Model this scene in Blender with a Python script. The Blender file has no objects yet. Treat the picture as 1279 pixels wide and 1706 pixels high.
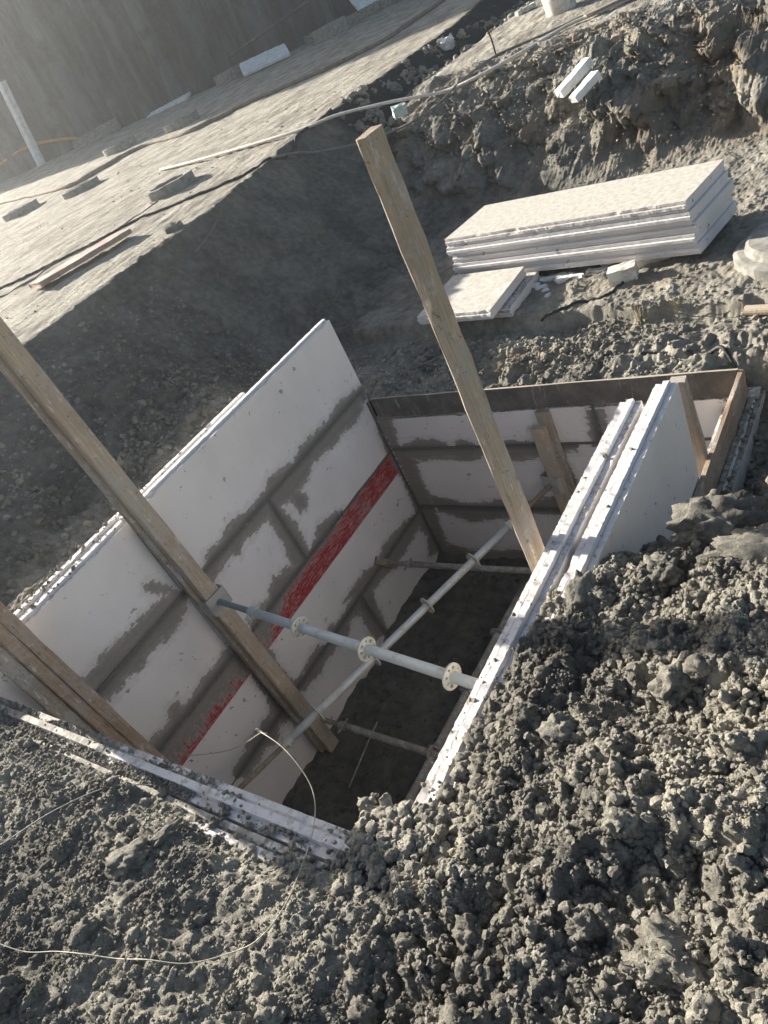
import bpy, math, random
import numpy as np
from mathutils import Vector, Matrix

# ------------------------------------------------------------------ camera
C = bpy.context.scene.collection
scene = bpy.context.scene
cam_d = bpy.data.cameras.new('camera')
cam = bpy.data.objects.new('camera', cam_d)
C.objects.link(cam)
cam_d.sensor_fit = 'VERTICAL'
cam_d.sensor_height = 24.0
cam_d.lens = 24.0 * 1250.0 / 1706.0
cam_d.clip_start = 0.02
cam_d.clip_end = 600.0
RX = Vector((0.781690, 0.479112, -0.399266))        # image right
UP = -Vector((0.024818, -0.663579, -0.747695))      # image up
BK = -Vector((-0.623173, 0.574556, -0.530603))      # backwards
m = Matrix.Identity(4)
for i in range(3):
    m[i][0] = RX[i]; m[i][1] = UP[i]; m[i][2] = BK[i]
cam.matrix_world = m
scene.camera = cam

# ------------------------------------------------------------------ light
SUN_EL, SUN_AZ = math.radians(20.0), math.radians(276.5)    # azimuth clockwise from +Y
s = Vector((math.sin(SUN_AZ) * math.cos(SUN_EL), math.cos(SUN_AZ) * math.cos(SUN_EL), math.sin(SUN_EL)))
ld = bpy.data.lights.new('sun', 'SUN')
ld.energy = 5.0
ld.angle = math.radians(0.6)
ld.color = (1.0, 0.945, 0.86)
lo = bpy.data.objects.new('sun', ld)
lo.rotation_euler = s.to_track_quat('Z', 'Y').to_euler()
lo.location = (-20, 0, 20)
C.objects.link(lo)
world = bpy.data.worlds.new('World')
scene.world = world
world.use_nodes = True
wn = world.node_tree
bg = wn.nodes['Background']
sky = wn.nodes.new('ShaderNodeTexSky')
sky.sky_type = 'NISHITA'
sky.sun_disc = False
sky.sun_elevation = SUN_EL
sky.sun_rotation = SUN_AZ
sky.air_density = 1.0
sky.dust_density = 2.0
sky.ozone_density = 1.0
hs = wn.nodes.new('ShaderNodeHueSaturation')
hs.inputs['Saturation'].default_value = 0.95
wn.links.new(sky.outputs[0], hs.inputs['Color'])
wn.links.new(hs.outputs[0], bg.inputs['Color'])
bg.inputs['Strength'].default_value = 0.055
scene.view_settings.view_transform = 'Standard'
scene.view_settings.look = 'None'
scene.view_settings.exposure = 1.62
scene.view_settings.gamma = 1.0
scene.cycles.max_bounces = 6
scene.cycles.diffuse_bounces = 4
scene.cycles.volume_bounces = 1

rnd = random.Random(7)
rng = np.random.default_rng(11)

# ------------------------------------------------------------------ noise
def _h(ix, iy, iz, seed):
    n = (ix * 374761393 + iy * 668265263 + iz * 2147483647 + seed * 1274126177) & 0xFFFFFFFF
    n = ((n ^ (n >> 13)) * 1274126177) & 0xFFFFFFFF
    n = ((n ^ (n >> 16)) * 668265263) & 0xFFFFFFFF
    return (n ^ (n >> 15)) & 0xFFFFFFFF

def pn2(x, y, seed=0):
    x = np.asarray(x, float); y = np.asarray(y, float)
    xi = np.floor(x).astype(np.int64); yi = np.floor(y).astype(np.int64)
    fx = x - xi; fy = y - yi
    u = fx * fx * fx * (fx * (fx * 6 - 15) + 10); v = fy * fy * fy * (fy * (fy * 6 - 15) + 10)
    def g(dx, dy):
        a = _h(xi + dx, yi + dy, 0 * xi, seed) * (2 * math.pi / 4294967296.0)
        return np.cos(a) * (fx - dx) + np.sin(a) * (fy - dy)
    a = g(0, 0); b = g(1, 0); c = g(0, 1); d = g(1, 1)
    return 1.5 * ((a * (1 - u) + b * u) * (1 - v) + (c * (1 - u) + d * u) * v)

def fbm(x, y, octs=4, seed=0, gain=0.5, ridged=False):
    t = 0; amp = 1.0; fr = 1.0
    for o in range(octs):
        n = pn2(x * fr + 13.7 * o, y * fr - 7.1 * o, seed + o)
        if ridged:
            n = 1 - 2 * np.abs(n)
        t = t + n * amp; amp *= gain; fr *= 2.03
    return t

def vn3(p, seed=0):
    i = np.floor(p).astype(np.int64); f = p - i
    u = f * f * (3 - 2 * f)
    r = 0
    for dx in (0, 1):
        for dy in (0, 1):
            for dz in (0, 1):
                w = (u[:, 0] if dx else 1 - u[:, 0]) * (u[:, 1] if dy else 1 - u[:, 1]) * (u[:, 2] if dz else 1 - u[:, 2])
                r = r + w * (_h(i[:, 0] + dx, i[:, 1] + dy, i[:, 2] + dz, seed) / 4294967296.0)
    return r * 2 - 1

def sm(a, b, x):
    t = np.clip((x - a) / (b - a), 0, 1)
    return t * t * (3 - 2 * t)

# ------------------------------------------------------------------ terrain (camera eye is z = 0, ground about 1.8 below)
def plat(x):
    return -1.09 + 0.05 * np.clip(-6.37 - x, -8, 24)

def edge_x(y):
    return np.interp(y, [-4, 2.9, 5.5, 6.5, 7.8, 9, 10.7, 13.4, 15, 30], [-6.7, -6.37, -6.4, -6.56, -6.88, -6.97, -7.07, -7.16, -7.5, -9.5])

def step_y(x):
    return 4.72 - 0.13 * (x + 2.4) + 0.05 * pn2(x * 2.1, x * 0 + 3.3, 5) + 0.02 * pn2(x * 9, x * 0 + 1.3, 6)

def H0(x, y):
    x = np.asarray(x, float); y = np.asarray(y, float)
    a = np.interp(x, [-4.2, -3.9, -1.1, 0.6], [3.0, 2.5, 1.5, 2.1])
    b = np.interp(x, [-4.2, -3.9, -1.1, 0.6], [4.2, 3.7, 2.65, 3.2])
    s_ = sm(a, b, y)
    st = sm(-0.03, 0.03, y - step_y(x))
    trench = -2.44 + 0.11 * st - 0.06 * sm(3.9, 3.3, y)
    near = -1.80 + 0.0 * x
    near = near + 0.10 * sm(-1.05, -0.55, x) * sm(-0.2, 0.6, y) + 0.05 * sm(-0.7, 0.0, x)
    near = near - (0.012 + 0.02 * sm(-2.2, -1.6, x)) * sm(0.36, 0.42, y) * sm(-1.15, -1.3, x)
    near = near - 0.07 * sm(-1.0, -1.14, x) * sm(0.5, 0.6, y)
    near = np.where(x < -3.9, -1.80 - 0.13 * sm(0.8, 1.9, y) * sm(-3.9, -4.15, x) - 0.05 * sm(-4.1, -4.4, x), near)
    trench = trench + 0.04 * sm(-2.7, -3.3, x) * sm(4.7, 4.1, y)
    trench = trench - 0.19 * sm(-0.70, -0.93, x) * sm(-1.3, -1.2, x) * sm(2.3, 2.6, y) * sm(4.05, 3.9, y)
    fl = near * (1 - s_) + trench * s_
    # left cut below the plateau
    k = sm(3.3, 4.5, y)
    xb = -4.15 * (1 - k) - 5.05 * k
    xe = edge_x(y) + 0.015 * pn2(y * 1.3, y * 0, 21) + 0.012 * pn2(y * 6, y * 0, 22)
    t = np.clip((xb - x) / (xb - xe), 0, 1)
    pe = plat(xe)
    prof = np.interp(t, [0, .12, .5, .86, .97, 1], [0, .05, .36, .78, .93, 1])
    zl = fl + (pe - fl) * prof
    # rear cut
    r = np.clip((y - 7.45 - 0.25 * pn2(x * 0.9, x * 0 + 0.4, 31)) / 2.35, 0, 1)
    q = np.interp(r, [0, .05, .2, .45, .75, .95, 1], [0, .06, .34, .64, .86, .95, 1.0])
    strip = plat(x) - 0.13
    strip = strip - 0.2 * sm(-5.9, -6.5, x)
    zr = fl + (strip - fl) * q
    z = np.maximum(zl, zr)
    z = np.where(x < xe, plat(x), z)
    return z

def rough_maps(x, y):
    xe = edge_x(y)
    onpl = sm(0.0, -0.12, x - xe)
    strip = sm(9.6, 10.0, y) * (1 - onpl) * sm(-6.3, -6.0, x)
    flat = np.clip(onpl + strip, 0, 1)
    rear = sm(7.2, 7.7, y) * (1 - flat) * (1 - 0.85 * sm(-5.6, -6.4, x))
    leftcut = sm(-4.3, -5.0, x) * (1 - flat) * (1 - rear)
    trench = sm(3.0, 4.2, y) * (1 - flat) * (1 - rear) * (1 - leftcut)
    nearr = sm(-1.4, -0.9, x) * (1 - trench) * (1 - rear)
    nearl = np.clip(1 - flat - rear - leftcut - trench - nearr, 0, 1)
    return flat, rear, leftcut, trench, nearr, nearl

def H(x, y):
    x = np.asarray(x, float); y = np.asarray(y, float)
    z = H0(x, y)
    flat, rear, lc, tr, nr, nl = rough_maps(x, y)
    xe_ = edge_x(y) + 0.9
    wx = x + 0.05 * pn2(x * 5, y * 5, 61); wy = y + 0.05 * pn2(x * 5 + 9, y * 5, 62)
    big = fbm(wx * 3.2, wy * 3.2, 2, 41)
    mid = fbm(wx * 9, wy * 9, 3, 45)
    lump = np.abs(pn2(wx * 13, wy * 13, 71)) * 2 + np.abs(pn2(wx * 27 + 3, wy * 27, 72)) + np.abs(pn2(x * 55, y * 55 + 7, 73)) * .5 - 1.1
    fine = fbm(x * 38, y * 38, 3, 51, 0.6)
    z = z + nr * (0.075 * fbm(wx * 1.5, wy * 1.5, 2, 43) + 0.055 * big + 0.026 * mid + 0.026 * lump + 0.016 * fine)
    z = z + nl * (0.022 * big + 0.012 * mid + 0.007 * lump + 0.008 * fine)
    z = z + lc * (0.05 * big + 0.032 * mid + 0.012 * lump + 0.008 * fine) * (0.35 + 0.65 * sm(-0.8, 0.2, x - xe_))
    z = z + tr * (0.018 * big + 0.012 * mid + 0.006 * fine)
    # the clods banked against the plywood and south of the broken slab edge
    z = z + tr * sm(4.6, 4.35, y - 0.13 * -(x + 2.4)) * sm(3.9, 4.05, y) * (0.03 + 0.03 * mid + 0.012 * lump)
    z = z + flat * (0.012 * fbm(x * 1.2, y * 1.2, 2, 81) + 0.010 * fbm(x * 7 + y * 1.5, y * 2.2 - x * 0.5, 3, 83) + 0.004 * fine)
    # craggy rear face: diagonal spade marks and erosion ribs
    rib = fbm(x * 1.1 + 0.7 * y + 0.5 * big, y * 0.9 - 0.3 * x, 3, 91, 0.5, True)
    crag = fbm(x * 3.6 + y * 2.6 + .5 * big, y * 3.4 - x * 1.6, 5, 95, 0.55, True)
    bury = sm(7.3, 7.9, y) * sm(10.0, 8.6, y)
    z = z + rear * (0.04 * big + bury * (0.09 * rib + 0.02 * crag) + 0.010 * fine)
    return z

def in_hole(x, y):
    xr = np.where(y < 2.55, -1.2, -0.98)
    return (x > np.where(y < 3.05, -3.93, -3.84)) & (x < xr) & (y > 0.465) & (y < 3.85)

# ------------------------------------------------------------------ node helpers and materials
class NT:
    def __init__(self, name):
        self.m = bpy.data.materials.new(name); self.m.use_nodes = True
        self.t = self.m.node_tree; self.b = self.t.nodes['Principled BSDF']
        self.b.inputs['Roughness'].default_value = 0.9
        self.b.inputs['Specular IOR Level'].default_value = 0.2
    def n(self, typ, **kw):
        nd = self.t.nodes.new(typ)
        for k, v in kw.items(): setattr(nd, k, v)
        return nd
    def link(self, a, b): self.t.links.new(a, b)
    def put(self, sock, v):
        if hasattr(v, 'is_linked') or hasattr(v, 'links'): self.link(v, sock)
        elif isinstance(v, (tuple, list)): sock.default_value = (*v, 1) if len(v) == 3 and sock.type == 'RGBA' else v
        else: sock.default_value = v
    def pos(self, scale=(1, 1, 1), rot=(0, 0, 0), uv=False):
        if uv: src = self.n('ShaderNodeUVMap').outputs[0]
        else: src = self.n('ShaderNodeNewGeometry').outputs['Position']
        mp = self.n('ShaderNodeMapping'); self.link(src, mp.inputs[0])
        mp.inputs['Scale'].default_value = scale; mp.inputs['Rotation'].default_value = rot
        return mp.outputs[0]
    def noise(self, vec, scale, detail=3, rough=0.55, dist=0.0):
        nd = self.n('ShaderNodeTexNoise'); self.link(vec, nd.inputs['Vector'])
        nd.inputs['Scale'].default_value = scale; nd.inputs['Detail'].default_value = detail
        nd.inputs['Roughness'].default_value = rough; nd.inputs['Distortion'].default_value = dist
        return nd.outputs['Fac']
    def math(self, op, a, b=0.0, c=0.0, clamp=False):
        nd = self.n('ShaderNodeMath', operation=op); nd.use_clamp = clamp
        self.put(nd.inputs[0], a); self.put(nd.inputs[1], b)
        if op in ('MULTIPLY_ADD', 'SMOOTHSTEP'): self.put(nd.inputs[2], c)
        return nd.outputs[0]
    def step(self, v, lo, hi):
        nd = self.n('ShaderNodeMapRange'); nd.interpolation_type = 'SMOOTHSTEP'
        self.put(nd.inputs[0], v); self.put(nd.inputs[1], lo); self.put(nd.inputs[2], hi)
        return nd.outputs[0]
    def mix(self, f, a, b):
        nd = self.n('ShaderNodeMix', data_type='RGBA')
        self.put(nd.inputs[0], f); self.put(nd.inputs[6], a); self.put(nd.inputs[7], b)
        return nd.outputs[2]
    def attr(self, name):
        nd = self.n('ShaderNodeAttribute'); nd.attribute_name = name
        return nd.outputs['Fac']
    def color(self, v): self.put(self.b.inputs['Base Color'], v)
    def bump(self, h, strength=0.5, dist=0.01, prev=None):
        nd = self.n('ShaderNodeBump'); self.put(nd.inputs['Height'], h)
        nd.inputs['Strength'].default_value = strength; nd.inputs['Distance'].default_value = dist
        if prev is not None: self.link(prev, nd.inputs['Normal'])
        self.link(nd.outputs[0], self.b.inputs['Normal'])
        return nd.outputs[0]
    def upness(self):
        g = self.n('ShaderNodeNewGeometry'); sp = self.n('ShaderNodeSeparateXYZ')
        self.link(g.outputs['Normal'], sp.inputs[0]); return sp.outputs[2]

def mat_soil(name, terrain=True):
    k = NT(name); p = k.pos()
    a = k.noise(p, 2.2, 4, 0.6); b = k.noise(p, 14, 4, 0.6); c = k.noise(p, 90, 3, 0.6)
    damp = k.mix(k.step(b, 0.35, 0.65), (0.165, 0.154, 0.129), (0.285, 0.267, 0.222))
    dryc = k.mix(k.step(b, 0.3, 0.7), (0.365, 0.338, 0.274), (0.51, 0.472, 0.378))
    f = k.math('ADD', k.math('MULTIPLY', k.step(a, 0.36, 0.66), 0.75), k.math('MULTIPLY', k.math('SUBTRACT', c, 0.5), 0.9))
    col = k.mix(f, damp, dryc)
    col = k.mix(k.math('MULTIPLY', k.step(k.noise(p, 1.5, 5, 0.65), 0.50, 0.66), 0.45), col, (0.105, 0.100, 0.085))
    col = k.mix(k.math('MULTIPLY', k.step(k.noise(p, 5.5, 5, 0.7), 0.58, 0.68), 0.5), col, (0.42, 0.38, 0.29))
    if terrain:
        # reddish brown patch of old fill, pale dusty plateau with dragged streaks
        rust = k.attr('rust'); col = k.mix(k.math('MULTIPLY', rust, k.step(b, 0.3, 0.6)), col, (0.30, 0.22, 0.145))
        dry = k.attr('dry'); wet_shade = k.attr('wet_shade')
        st = k.noise(k.pos((1.5, 0.6, 1), (0, 0, math.radians(14))), 2.6, 6, 0.72)
        st2 = k.noise(k.pos((8, 3.0, 1), (0, 0, math.radians(14))), 4.0, 5, 0.72)
        pale = k.mix(k.step(st, 0.36, 0.62), (0.25, 0.222, 0.175), (0.48, 0.442, 0.365))
        pale = k.mix(k.math('MULTIPLY', k.step(st2, 0.5, 0.72), 0.5), pale, (0.20, 0.18, 0.145))
        pale = k.mix(k.math('MULTIPLY', k.step(k.noise(p, 24, 5, 0.75), 0.54, 0.64), 0.6), pale, (0.17, 0.155, 0.125))
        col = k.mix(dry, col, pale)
        col = k.mix(wet_shade, col, k.mix(b, (0.030, 0.034, 0.034), (0.066, 0.069, 0.065)))  # dark bluish tone serves damp soil and painted shade alike
    k.color(col)
    k.b.inputs['Specular IOR Level'].default_value = 0.12
    n1 = k.bump(k.noise(p, 45, 5, 0.7), 1.0, 0.016)
    k.bump(k.noise(p, 190, 4, 0.75), 1.0, 0.007, n1)
    return k.m

def mat_panel(name, tint=(0.67, 0.635, 0.61), mudc=((0.42, 0.385, 0.315), (0.20, 0.182, 0.145))):
    k = NT(name); p = k.pos()
    n1 = k.noise(p, 2.0, 4); n2 = k.noise(p, 26, 4, 0.6); n3 = k.noise(p, 110, 3, 0.6)
    base = k.mix(k.step(n1, 0.35, 0.7), tint, tuple(t * 0.90 for t in tint))
    # faint rub marks and small mud flecks
    base = k.mix(k.math('MULTIPLY', k.step(k.noise(k.pos((1, 6, 20)), 3.0, 4, 0.7), 0.60, 0.72), 0.20), base, (0.42, 0.41, 0.39))
    spl = k.step(k.noise(k.pos((1, 1, 1)), 13, 5, 0.7), 0.635, 0.66)
    gate = k.step(k.noise(p, 2.6, 2), 0.38, 0.55)
    base = k.mix(k.math('MULTIPLY', spl, gate), base, (0.20, 0.195, 0.18))
    # red band
    rd = k.attr('red')
    scr = k.noise(k.pos((1, 38, 7), (math.radians(25), 0, 0)), 2.2, 4, 0.75)
    scr2 = k.noise(k.pos((1, 9, 60), (math.radians(-30), 0, 0)), 2.0, 3, 0.75)
    red = k.mix(k.step(scr, 0.35, 0.7), (0.36, 0.022, 0.030), (0.20, 0.025, 0.030))
    rsc = k.math('MULTIPLY', k.math('MAXIMUM', k.step(scr2, 0.53, 0.60), k.step(scr, 0.60, 0.66)), 0.6)
    red = k.mix(rsc, red, (0.50, 0.36, 0.33))
    wearz = k.step(k.noise(p, 1.7, 3), 0.42, 0.62)
    red = k.mix(k.math('MULTIPLY', wearz, k.math('MULTIPLY', k.step(scr2, 0.42, 0.62), 0.7)), red, (0.36, 0.27, 0.25))
    rb = k.step(k.math('ADD', rd, k.math('MULTIPLY', k.math('SUBTRACT', n3, 0.5), 0.006)), -0.001, 0.001)
    base = k.mix(rb, base, red)
    # trowelled mortar: signed distance plus ragged noise
    sd = k.attr('mortar'); jag = k.attr('jag')
    sw = k.noise(k.pos((1, 6, 60)), 1.5, 5, 0.7)
    rag = k.math('MULTIPLY', k.math('SUBTRACT', n2, 0.5), 0.085)
    rag = k.math('ADD', rag, k.math('MULTIPLY', k.math('SUBTRACT', n3, 0.5), 0.04))
    streak = k.math('MULTIPLY', k.math('SUBTRACT', k.noise(k.pos((1, 34, 5)), 1.0, 3, 0.6), 0.50), 0.34)
    rag = k.math('ADD', rag, k.math('MULTIPLY', k.math('SUBTRACT', k.noise(k.pos((1, 9, 30)), 1.3, 5, 0.75), 0.47), 0.10))
    d = k.math('ADD', k.math('ADD', sd, rag), k.math('MULTIPLY', jag, streak))
    mm = k.step(d, -0.0015, 0.0015)
    mort = k.mix(k.step(d, 0.002, 0.05), (0.31, 0.285, 0.255), (0.195, 0.18, 0.163))
    mort = k.mix(k.step(sw, 0.35, 0.7), mort, (0.235, 0.215, 0.192))
    smear = k.step(k.math('ADD', d, k.math('MULTIPLY', k.math('SUBTRACT', k.noise(k.pos((1, 12, 40)), 1.6, 5, 0.75), 0.40), 0.16)), -0.028, -0.012)
    base = k.mix(k.math('MULTIPLY', smear, 0.24), base, (0.36, 0.335, 0.31))
    core = k.math('MULTIPLY', k.step(k.math('ADD', k.attr('joint'), k.math('MULTIPLY', k.math('SUBTRACT', n2, 0.5), 0.03)), 0.05, 0.0), 0.85)
    mort = k.mix(core, mort, (0.105, 0.103, 0.095))
    col = k.mix(mm, base, mort)
    # mud on upward faces (the tongue-and-groove edges)
    up = k.step(k.upness(), 0.35, 0.6)
    mud = k.step(k.math('ADD', k.noise(p, 34, 5, 0.7), k.math('MULTIPLY', k.math('SUBTRACT', k.attr('mud'), 0.8), 0.16)), 0.50, 0.60)
    mud2 = k.step(k.math('ADD', k.noise(p, 7, 5, 0.65), k.math('MULTIPLY', k.math('SUBTRACT', k.attr('mud'), 0.8), 0.25)), 0.50, 0.66)
    mudf = k.math('MULTIPLY', up, k.math('MULTIPLY', k.math('MAXIMUM', mud, k.math('MULTIPLY', mud2, 0.7)), k.attr('mud')), clamp=True)
    col = k.mix(mudf, col, k.mix(k.step(n2, 0.35, 0.65), *mudc))
    k.color(col)
    k.b.inputs['Roughness'].default_value = 0.75
    hgt = k.math('ADD', k.math('MULTIPLY', mm, k.math('ADD', 0.6, k.math('MULTIPLY', sw, 0.5))), k.math('MULTIPLY', n3, 0.12))
    k.bump(hgt, 0.7, 0.010)
    return k.m

def mat_wood(name, c1, c2, stain=0.5, stainc=(0.36, 0.33, 0.29)):
    k = NT(name); uv = k.pos((1, 1, 1), uv=True); p = k.pos()
    g = k.noise(k.pos((38, 1.1, 1), uv=True), 2.6, 5, 0.65, 0.4)
    g2 = k.noise(k.pos((120, 2.0, 1), uv=True), 2.0, 3, 0.6)
    col = k.mix(k.step(g, 0.3, 0.7), c1, c2)
    col = k.mix(k.math('MULTIPLY', k.step(g2, 0.50, 0.66), 0.6), col, tuple(c * 0.40 for c in c1))
    col = k.mix(k.math('MULTIPLY', k.step(k.noise(p, 2.3, 4, 0.6), 0.42, 0.62), 0.5), col, tuple(c * 0.62 for c in c2))
    s1 = k.step(k.math('ADD', k.noise(p, 4.0, 5, 0.65), k.math('MULTIPLY', k.math('SUBTRACT', k.noise(p, 40, 4, 0.7), 0.5), 0.6)), 0.45, 0.58)
    col = k.mix(k.math('MULTIPLY', s1, stain), col, stainc)
    kn = k.n('ShaderNodeTexVoronoi'); k.link(k.pos((5.5, 1.3, 1), uv=True), kn.inputs['Vector']); kn.inputs['Scale'].default_value = 2.0
    col = k.mix(k.math('MULTIPLY', k.step(kn.outputs['Distance'], 0.10, 0.03), 0.75), col, tuple(c * 0.3 for c in c1))
    k.color(col)
    k.b.inputs['Roughness'].default_value = 0.8
    col = k.mix(k.math('MULTIPLY', k.step(k.noise(k.pos((14, 5, 1), uv=True), 2.0, 5, 0.75), 0.56, 0.64), 0.6), col, (0.56, 0.52, 0.46))
    col = k.mix(k.math('MULTIPLY', k.step(k.noise(p, 26, 5, 0.75), 0.60, 0.66), 0.7), col, (0.12, 0.105, 0.085))
    k.color(col)
    n = k.bump(g2, 0.6, 0.005); k.bump(k.noise(p, 60, 4, 0.7), 0.5, 0.006, n)
    return k.m

def mat_metal(name, c, dirt, amount=0.5, metal=0.35, rough=0.5):
    k = NT(name); p = k.pos()
    n = k.noise(p, 11, 5, 0.7); n2 = k.noise(p, 70, 4, 0.7)
    f = k.step(k.math('ADD', n, k.math('MULTIPLY', k.math('SUBTRACT', n2, 0.5), 0.5)), 0.62 - 0.3 * amount, 0.80 - 0.3 * amount)
    k.color(k.mix(f, c, k.mix(n2, dirt, tuple(d * 0.7 for d in dirt))))
    k.put(k.b.inputs['Metallic'], k.math('MULTIPLY', k.math('SUBTRACT', 1.0, f), metal))
    k.put(k.b.inputs['Roughness'], k.math('ADD', rough, k.math('MULTIPLY', f, 0.4)))
    k.bump(n2, 0.35, 0.003)
    return k.m

def mat_plain(name, c, c2=None, scale=30, rough=0.85, bump=0.3, detail=4):
    k = NT(name); p = k.pos(); n = k.noise(p, scale, detail, 0.65)
    k.color(k.mix(k.step(n, 0.38, 0.66), c, c2 or tuple(v * 0.7 for v in c)))
    k.b.inputs['Roughness'].default_value = rough
    k.bump(n, bump, 0.005)
    return k.m

def mat_retaining(name):
    k = NT(name); p = k.pos()
    v = k.noise(k.pos((1, 1, 0.10)), 1.6, 5, 0.65); b = k.noise(p, 1.1, 5, 0.6); c = k.noise(p, 9, 4, 0.65)
    col = k.mix(k.step(v, 0.35, 0.68), (0.042, 0.050, 0.051), (0.122, 0.134, 0.130))
    col = k.mix(k.math('MULTIPLY', k.step(b, 0.5, 0.66), 0.7), col, (0.045, 0.050, 0.048))
    col = k.mix(k.math('MULTIPLY', k.step(c, 0.5, 0.75), 0.35), col, (0.15, 0.15, 0.138))
    k.color(col); k.bump(c, 0.6, 0.05)
    return k.m

def mat_ply(name):
    k = NT(name); p = k.pos()
    n = k.noise(p, 5, 5, 0.65); n2 = k.noise(p, 45, 4, 0.7)
    drip = k.noise(k.pos((26, 1, 3.0)), 1.0, 4, 0.65)
    col = k.mix(k.step(n, 0.35, 0.7), (0.085, 0.079, 0.073), (0.155, 0.140, 0.126))
    col = k.mix(k.math('MULTIPLY', k.step(drip, 0.57, 0.68), 0.55), col, (0.40, 0.385, 0.36))
    col = k.mix(k.math('MULTIPLY', k.step(n2, 0.62, 0.72), 0.6), col, (0.36, 0.33, 0.30))
    col = k.mix(k.step(k.upness(), 0.5, 0.8), col, k.mix(n2, (0.50, 0.43, 0.35), (0.36, 0.31, 0.25)))
    k.color(col); k.b.inputs['Roughness'].default_value = 0.6; k.bump(n2, 0.25, 0.003)
    return k.m

M = {}
M['soil'] = mat_soil('soil')
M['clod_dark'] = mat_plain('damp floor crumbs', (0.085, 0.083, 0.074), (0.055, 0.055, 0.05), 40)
M['clod'] = mat_soil('clod soil', False)
M['mortar'] = mat_plain('dark joint mortar', (0.13, 0.126, 0.115), (0.09, 0.088, 0.08), 40, 0.9, 0.5)
M['panel'] = mat_panel('white wall panel')
M['panel_dusty'] = mat_panel('dust crusted panel', mudc=((0.56, 0.52, 0.45), (0.42, 0.385, 0.325)))
M['wood'] = mat_wood('site timber', (0.36, 0.285, 0.205), (0.49, 0.40, 0.295), 0.8)
M['wood_grey'] = mat_wood('cement stained timber', (0.25, 0.21, 0.165), (0.36, 0.30, 0.235), 0.8, (0.33, 0.31, 0.28))
M['wood_brown'] = mat_wood('brown film timber', (0.285, 0.20, 0.135), (0.38, 0.28, 0.195), 0.5)
M['ply'] = mat_ply('black plywood')
M['tube'] = mat_metal('galvanised tube', (0.50, 0.53, 0.51), (0.50, 0.475, 0.41), 0.45, 0.25, 0.45)
M['tube_dark'] = mat_metal('muddy tube', (0.33, 0.32, 0.30), (0.25, 0.23, 0.195), 0.8, 0.15, 0.6)
M['disc'] = mat_metal('cement crusted disc', (0.45, 0.46, 0.42), (0.50, 0.48, 0.40), 0.8, 0.15, 0.6)
M['screw'] = mat_metal('green grey screw rod', (0.20, 0.25, 0.235), (0.30, 0.29, 0.25), 0.4, 0.3, 0.5)
M['rust'] = mat_metal('rusty screw rod', (0.22, 0.18, 0.13), (0.33, 0.29, 0.22), 0.6, 0.2, 0.7)
M['plate'] = mat_metal('cement stained plate', (0.34, 0.33, 0.30), (0.44, 0.42, 0.38), 0.7, 0.15, 0.6)
M['concrete'] = mat_plain('pale concrete', (0.30, 0.285, 0.25), (0.19, 0.18, 0.155), 12)
M['block'] = mat_plain('aerated block', (0.66, 0.62, 0.55), (0.45, 0.40, 0.33), 14)
M['white'] = mat_plain('white board', (0.78, 0.77, 0.74), (0.62, 0.60, 0.56), 8, 0.7, 0.15)
M['foam'] = mat_plain('pale green foam', (0.55, 0.63, 0.58), (0.42, 0.46, 0.42), 20)
M['hose_pale'] = mat_plain('canvas hose', (0.72, 0.65, 0.56), (0.58, 0.51, 0.43), 18, 0.8, 0.2)
M['hose_brown'] = mat_plain('muddy hose', (0.24, 0.20, 0.15), (0.16, 0.135, 0.10), 10)
M['black'] = mat_plain('black cable', (0.030, 0.030, 0.030), (0.08, 0.075, 0.065), 25, 0.6)
M['cable'] = mat_plain('grey cable', (0.22, 0.215, 0.20), (0.14, 0.135, 0.12), 25, 0.6)
M['orange'] = mat_plain('orange rope', (0.55, 0.27, 0.07), None, 25)
M['wire'] = mat_plain('pale wire', (0.42, 0.39, 0.31), (0.30, 0.27, 0.21), 60, 0.5, 0.1)
M['redply'] = mat_plain('dusty red plywood', (0.33, 0.22, 0.175), (0.42, 0.35, 0.29), 6)
M['steel'] = mat_plain('rusty bar', (0.06, 0.05, 0.045), None, 40)
M['straw'] = mat_plain('dry grass', (0.42, 0.36, 0.22), None, 40)
M['retain'] = mat_retaining('sprayed concrete face')

# ------------------------------------------------------------------ mesh helpers
def mesh_np(name, V, F, mat, parent=None, smooth=False, attrs=None, uv=None, loc=None):
    V = np.asarray(V, np.float32); me = bpy.data.meshes.new(name)
    if isinstance(F, np.ndarray):
        nf, k = F.shape
        flat = F.astype(np.int32).ravel(); starts = np.arange(nf, dtype=np.int32) * k
    else:
        lens = np.array([len(f) for f in F], np.int32); nf = len(F)
        flat = np.concatenate([np.asarray(f, np.int32) for f in F]); starts = np.concatenate([[0], np.cumsum(lens)[:-1]]).astype(np.int32)
    me.vertices.add(len(V)); me.vertices.foreach_set('co', V.ravel())
    me.loops.add(len(flat)); me.loops.foreach_set('vertex_index', flat)
    me.polygons.add(nf); me.polygons.foreach_set('loop_start', starts)
    me.polygons.foreach_set('use_smooth', np.full(nf, smooth))
    if uv is not None:
        l = me.uv_layers.new(name='uv'); l.data.foreach_set('uv', np.asarray(uv, np.float32)[flat].ravel())
    me.update(calc_edges=True); me.validate()
    for an, av in (attrs or {}).items():
        at = me.attributes.new(an, 'FLOAT', 'POINT'); at.data.foreach_set('value', np.asarray(av, np.float32))
    me.materials.append(mat)
    o = bpy.data.objects.new(name, me); C.objects.link(o)
    if loc is not None: o.location = loc
    if parent is not None:
        o.parent = parent
        if loc is None: o.matrix_parent_inverse = Matrix.Translation(-Vector(parent.location))
    return o

def tag(o, label=None, cat=None, group=None, kind=None):
    if label: o['label'] = label
    if cat: o['category'] = cat
    if group: o['group'] = group
    if kind: o['kind'] = kind
    return o

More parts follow.
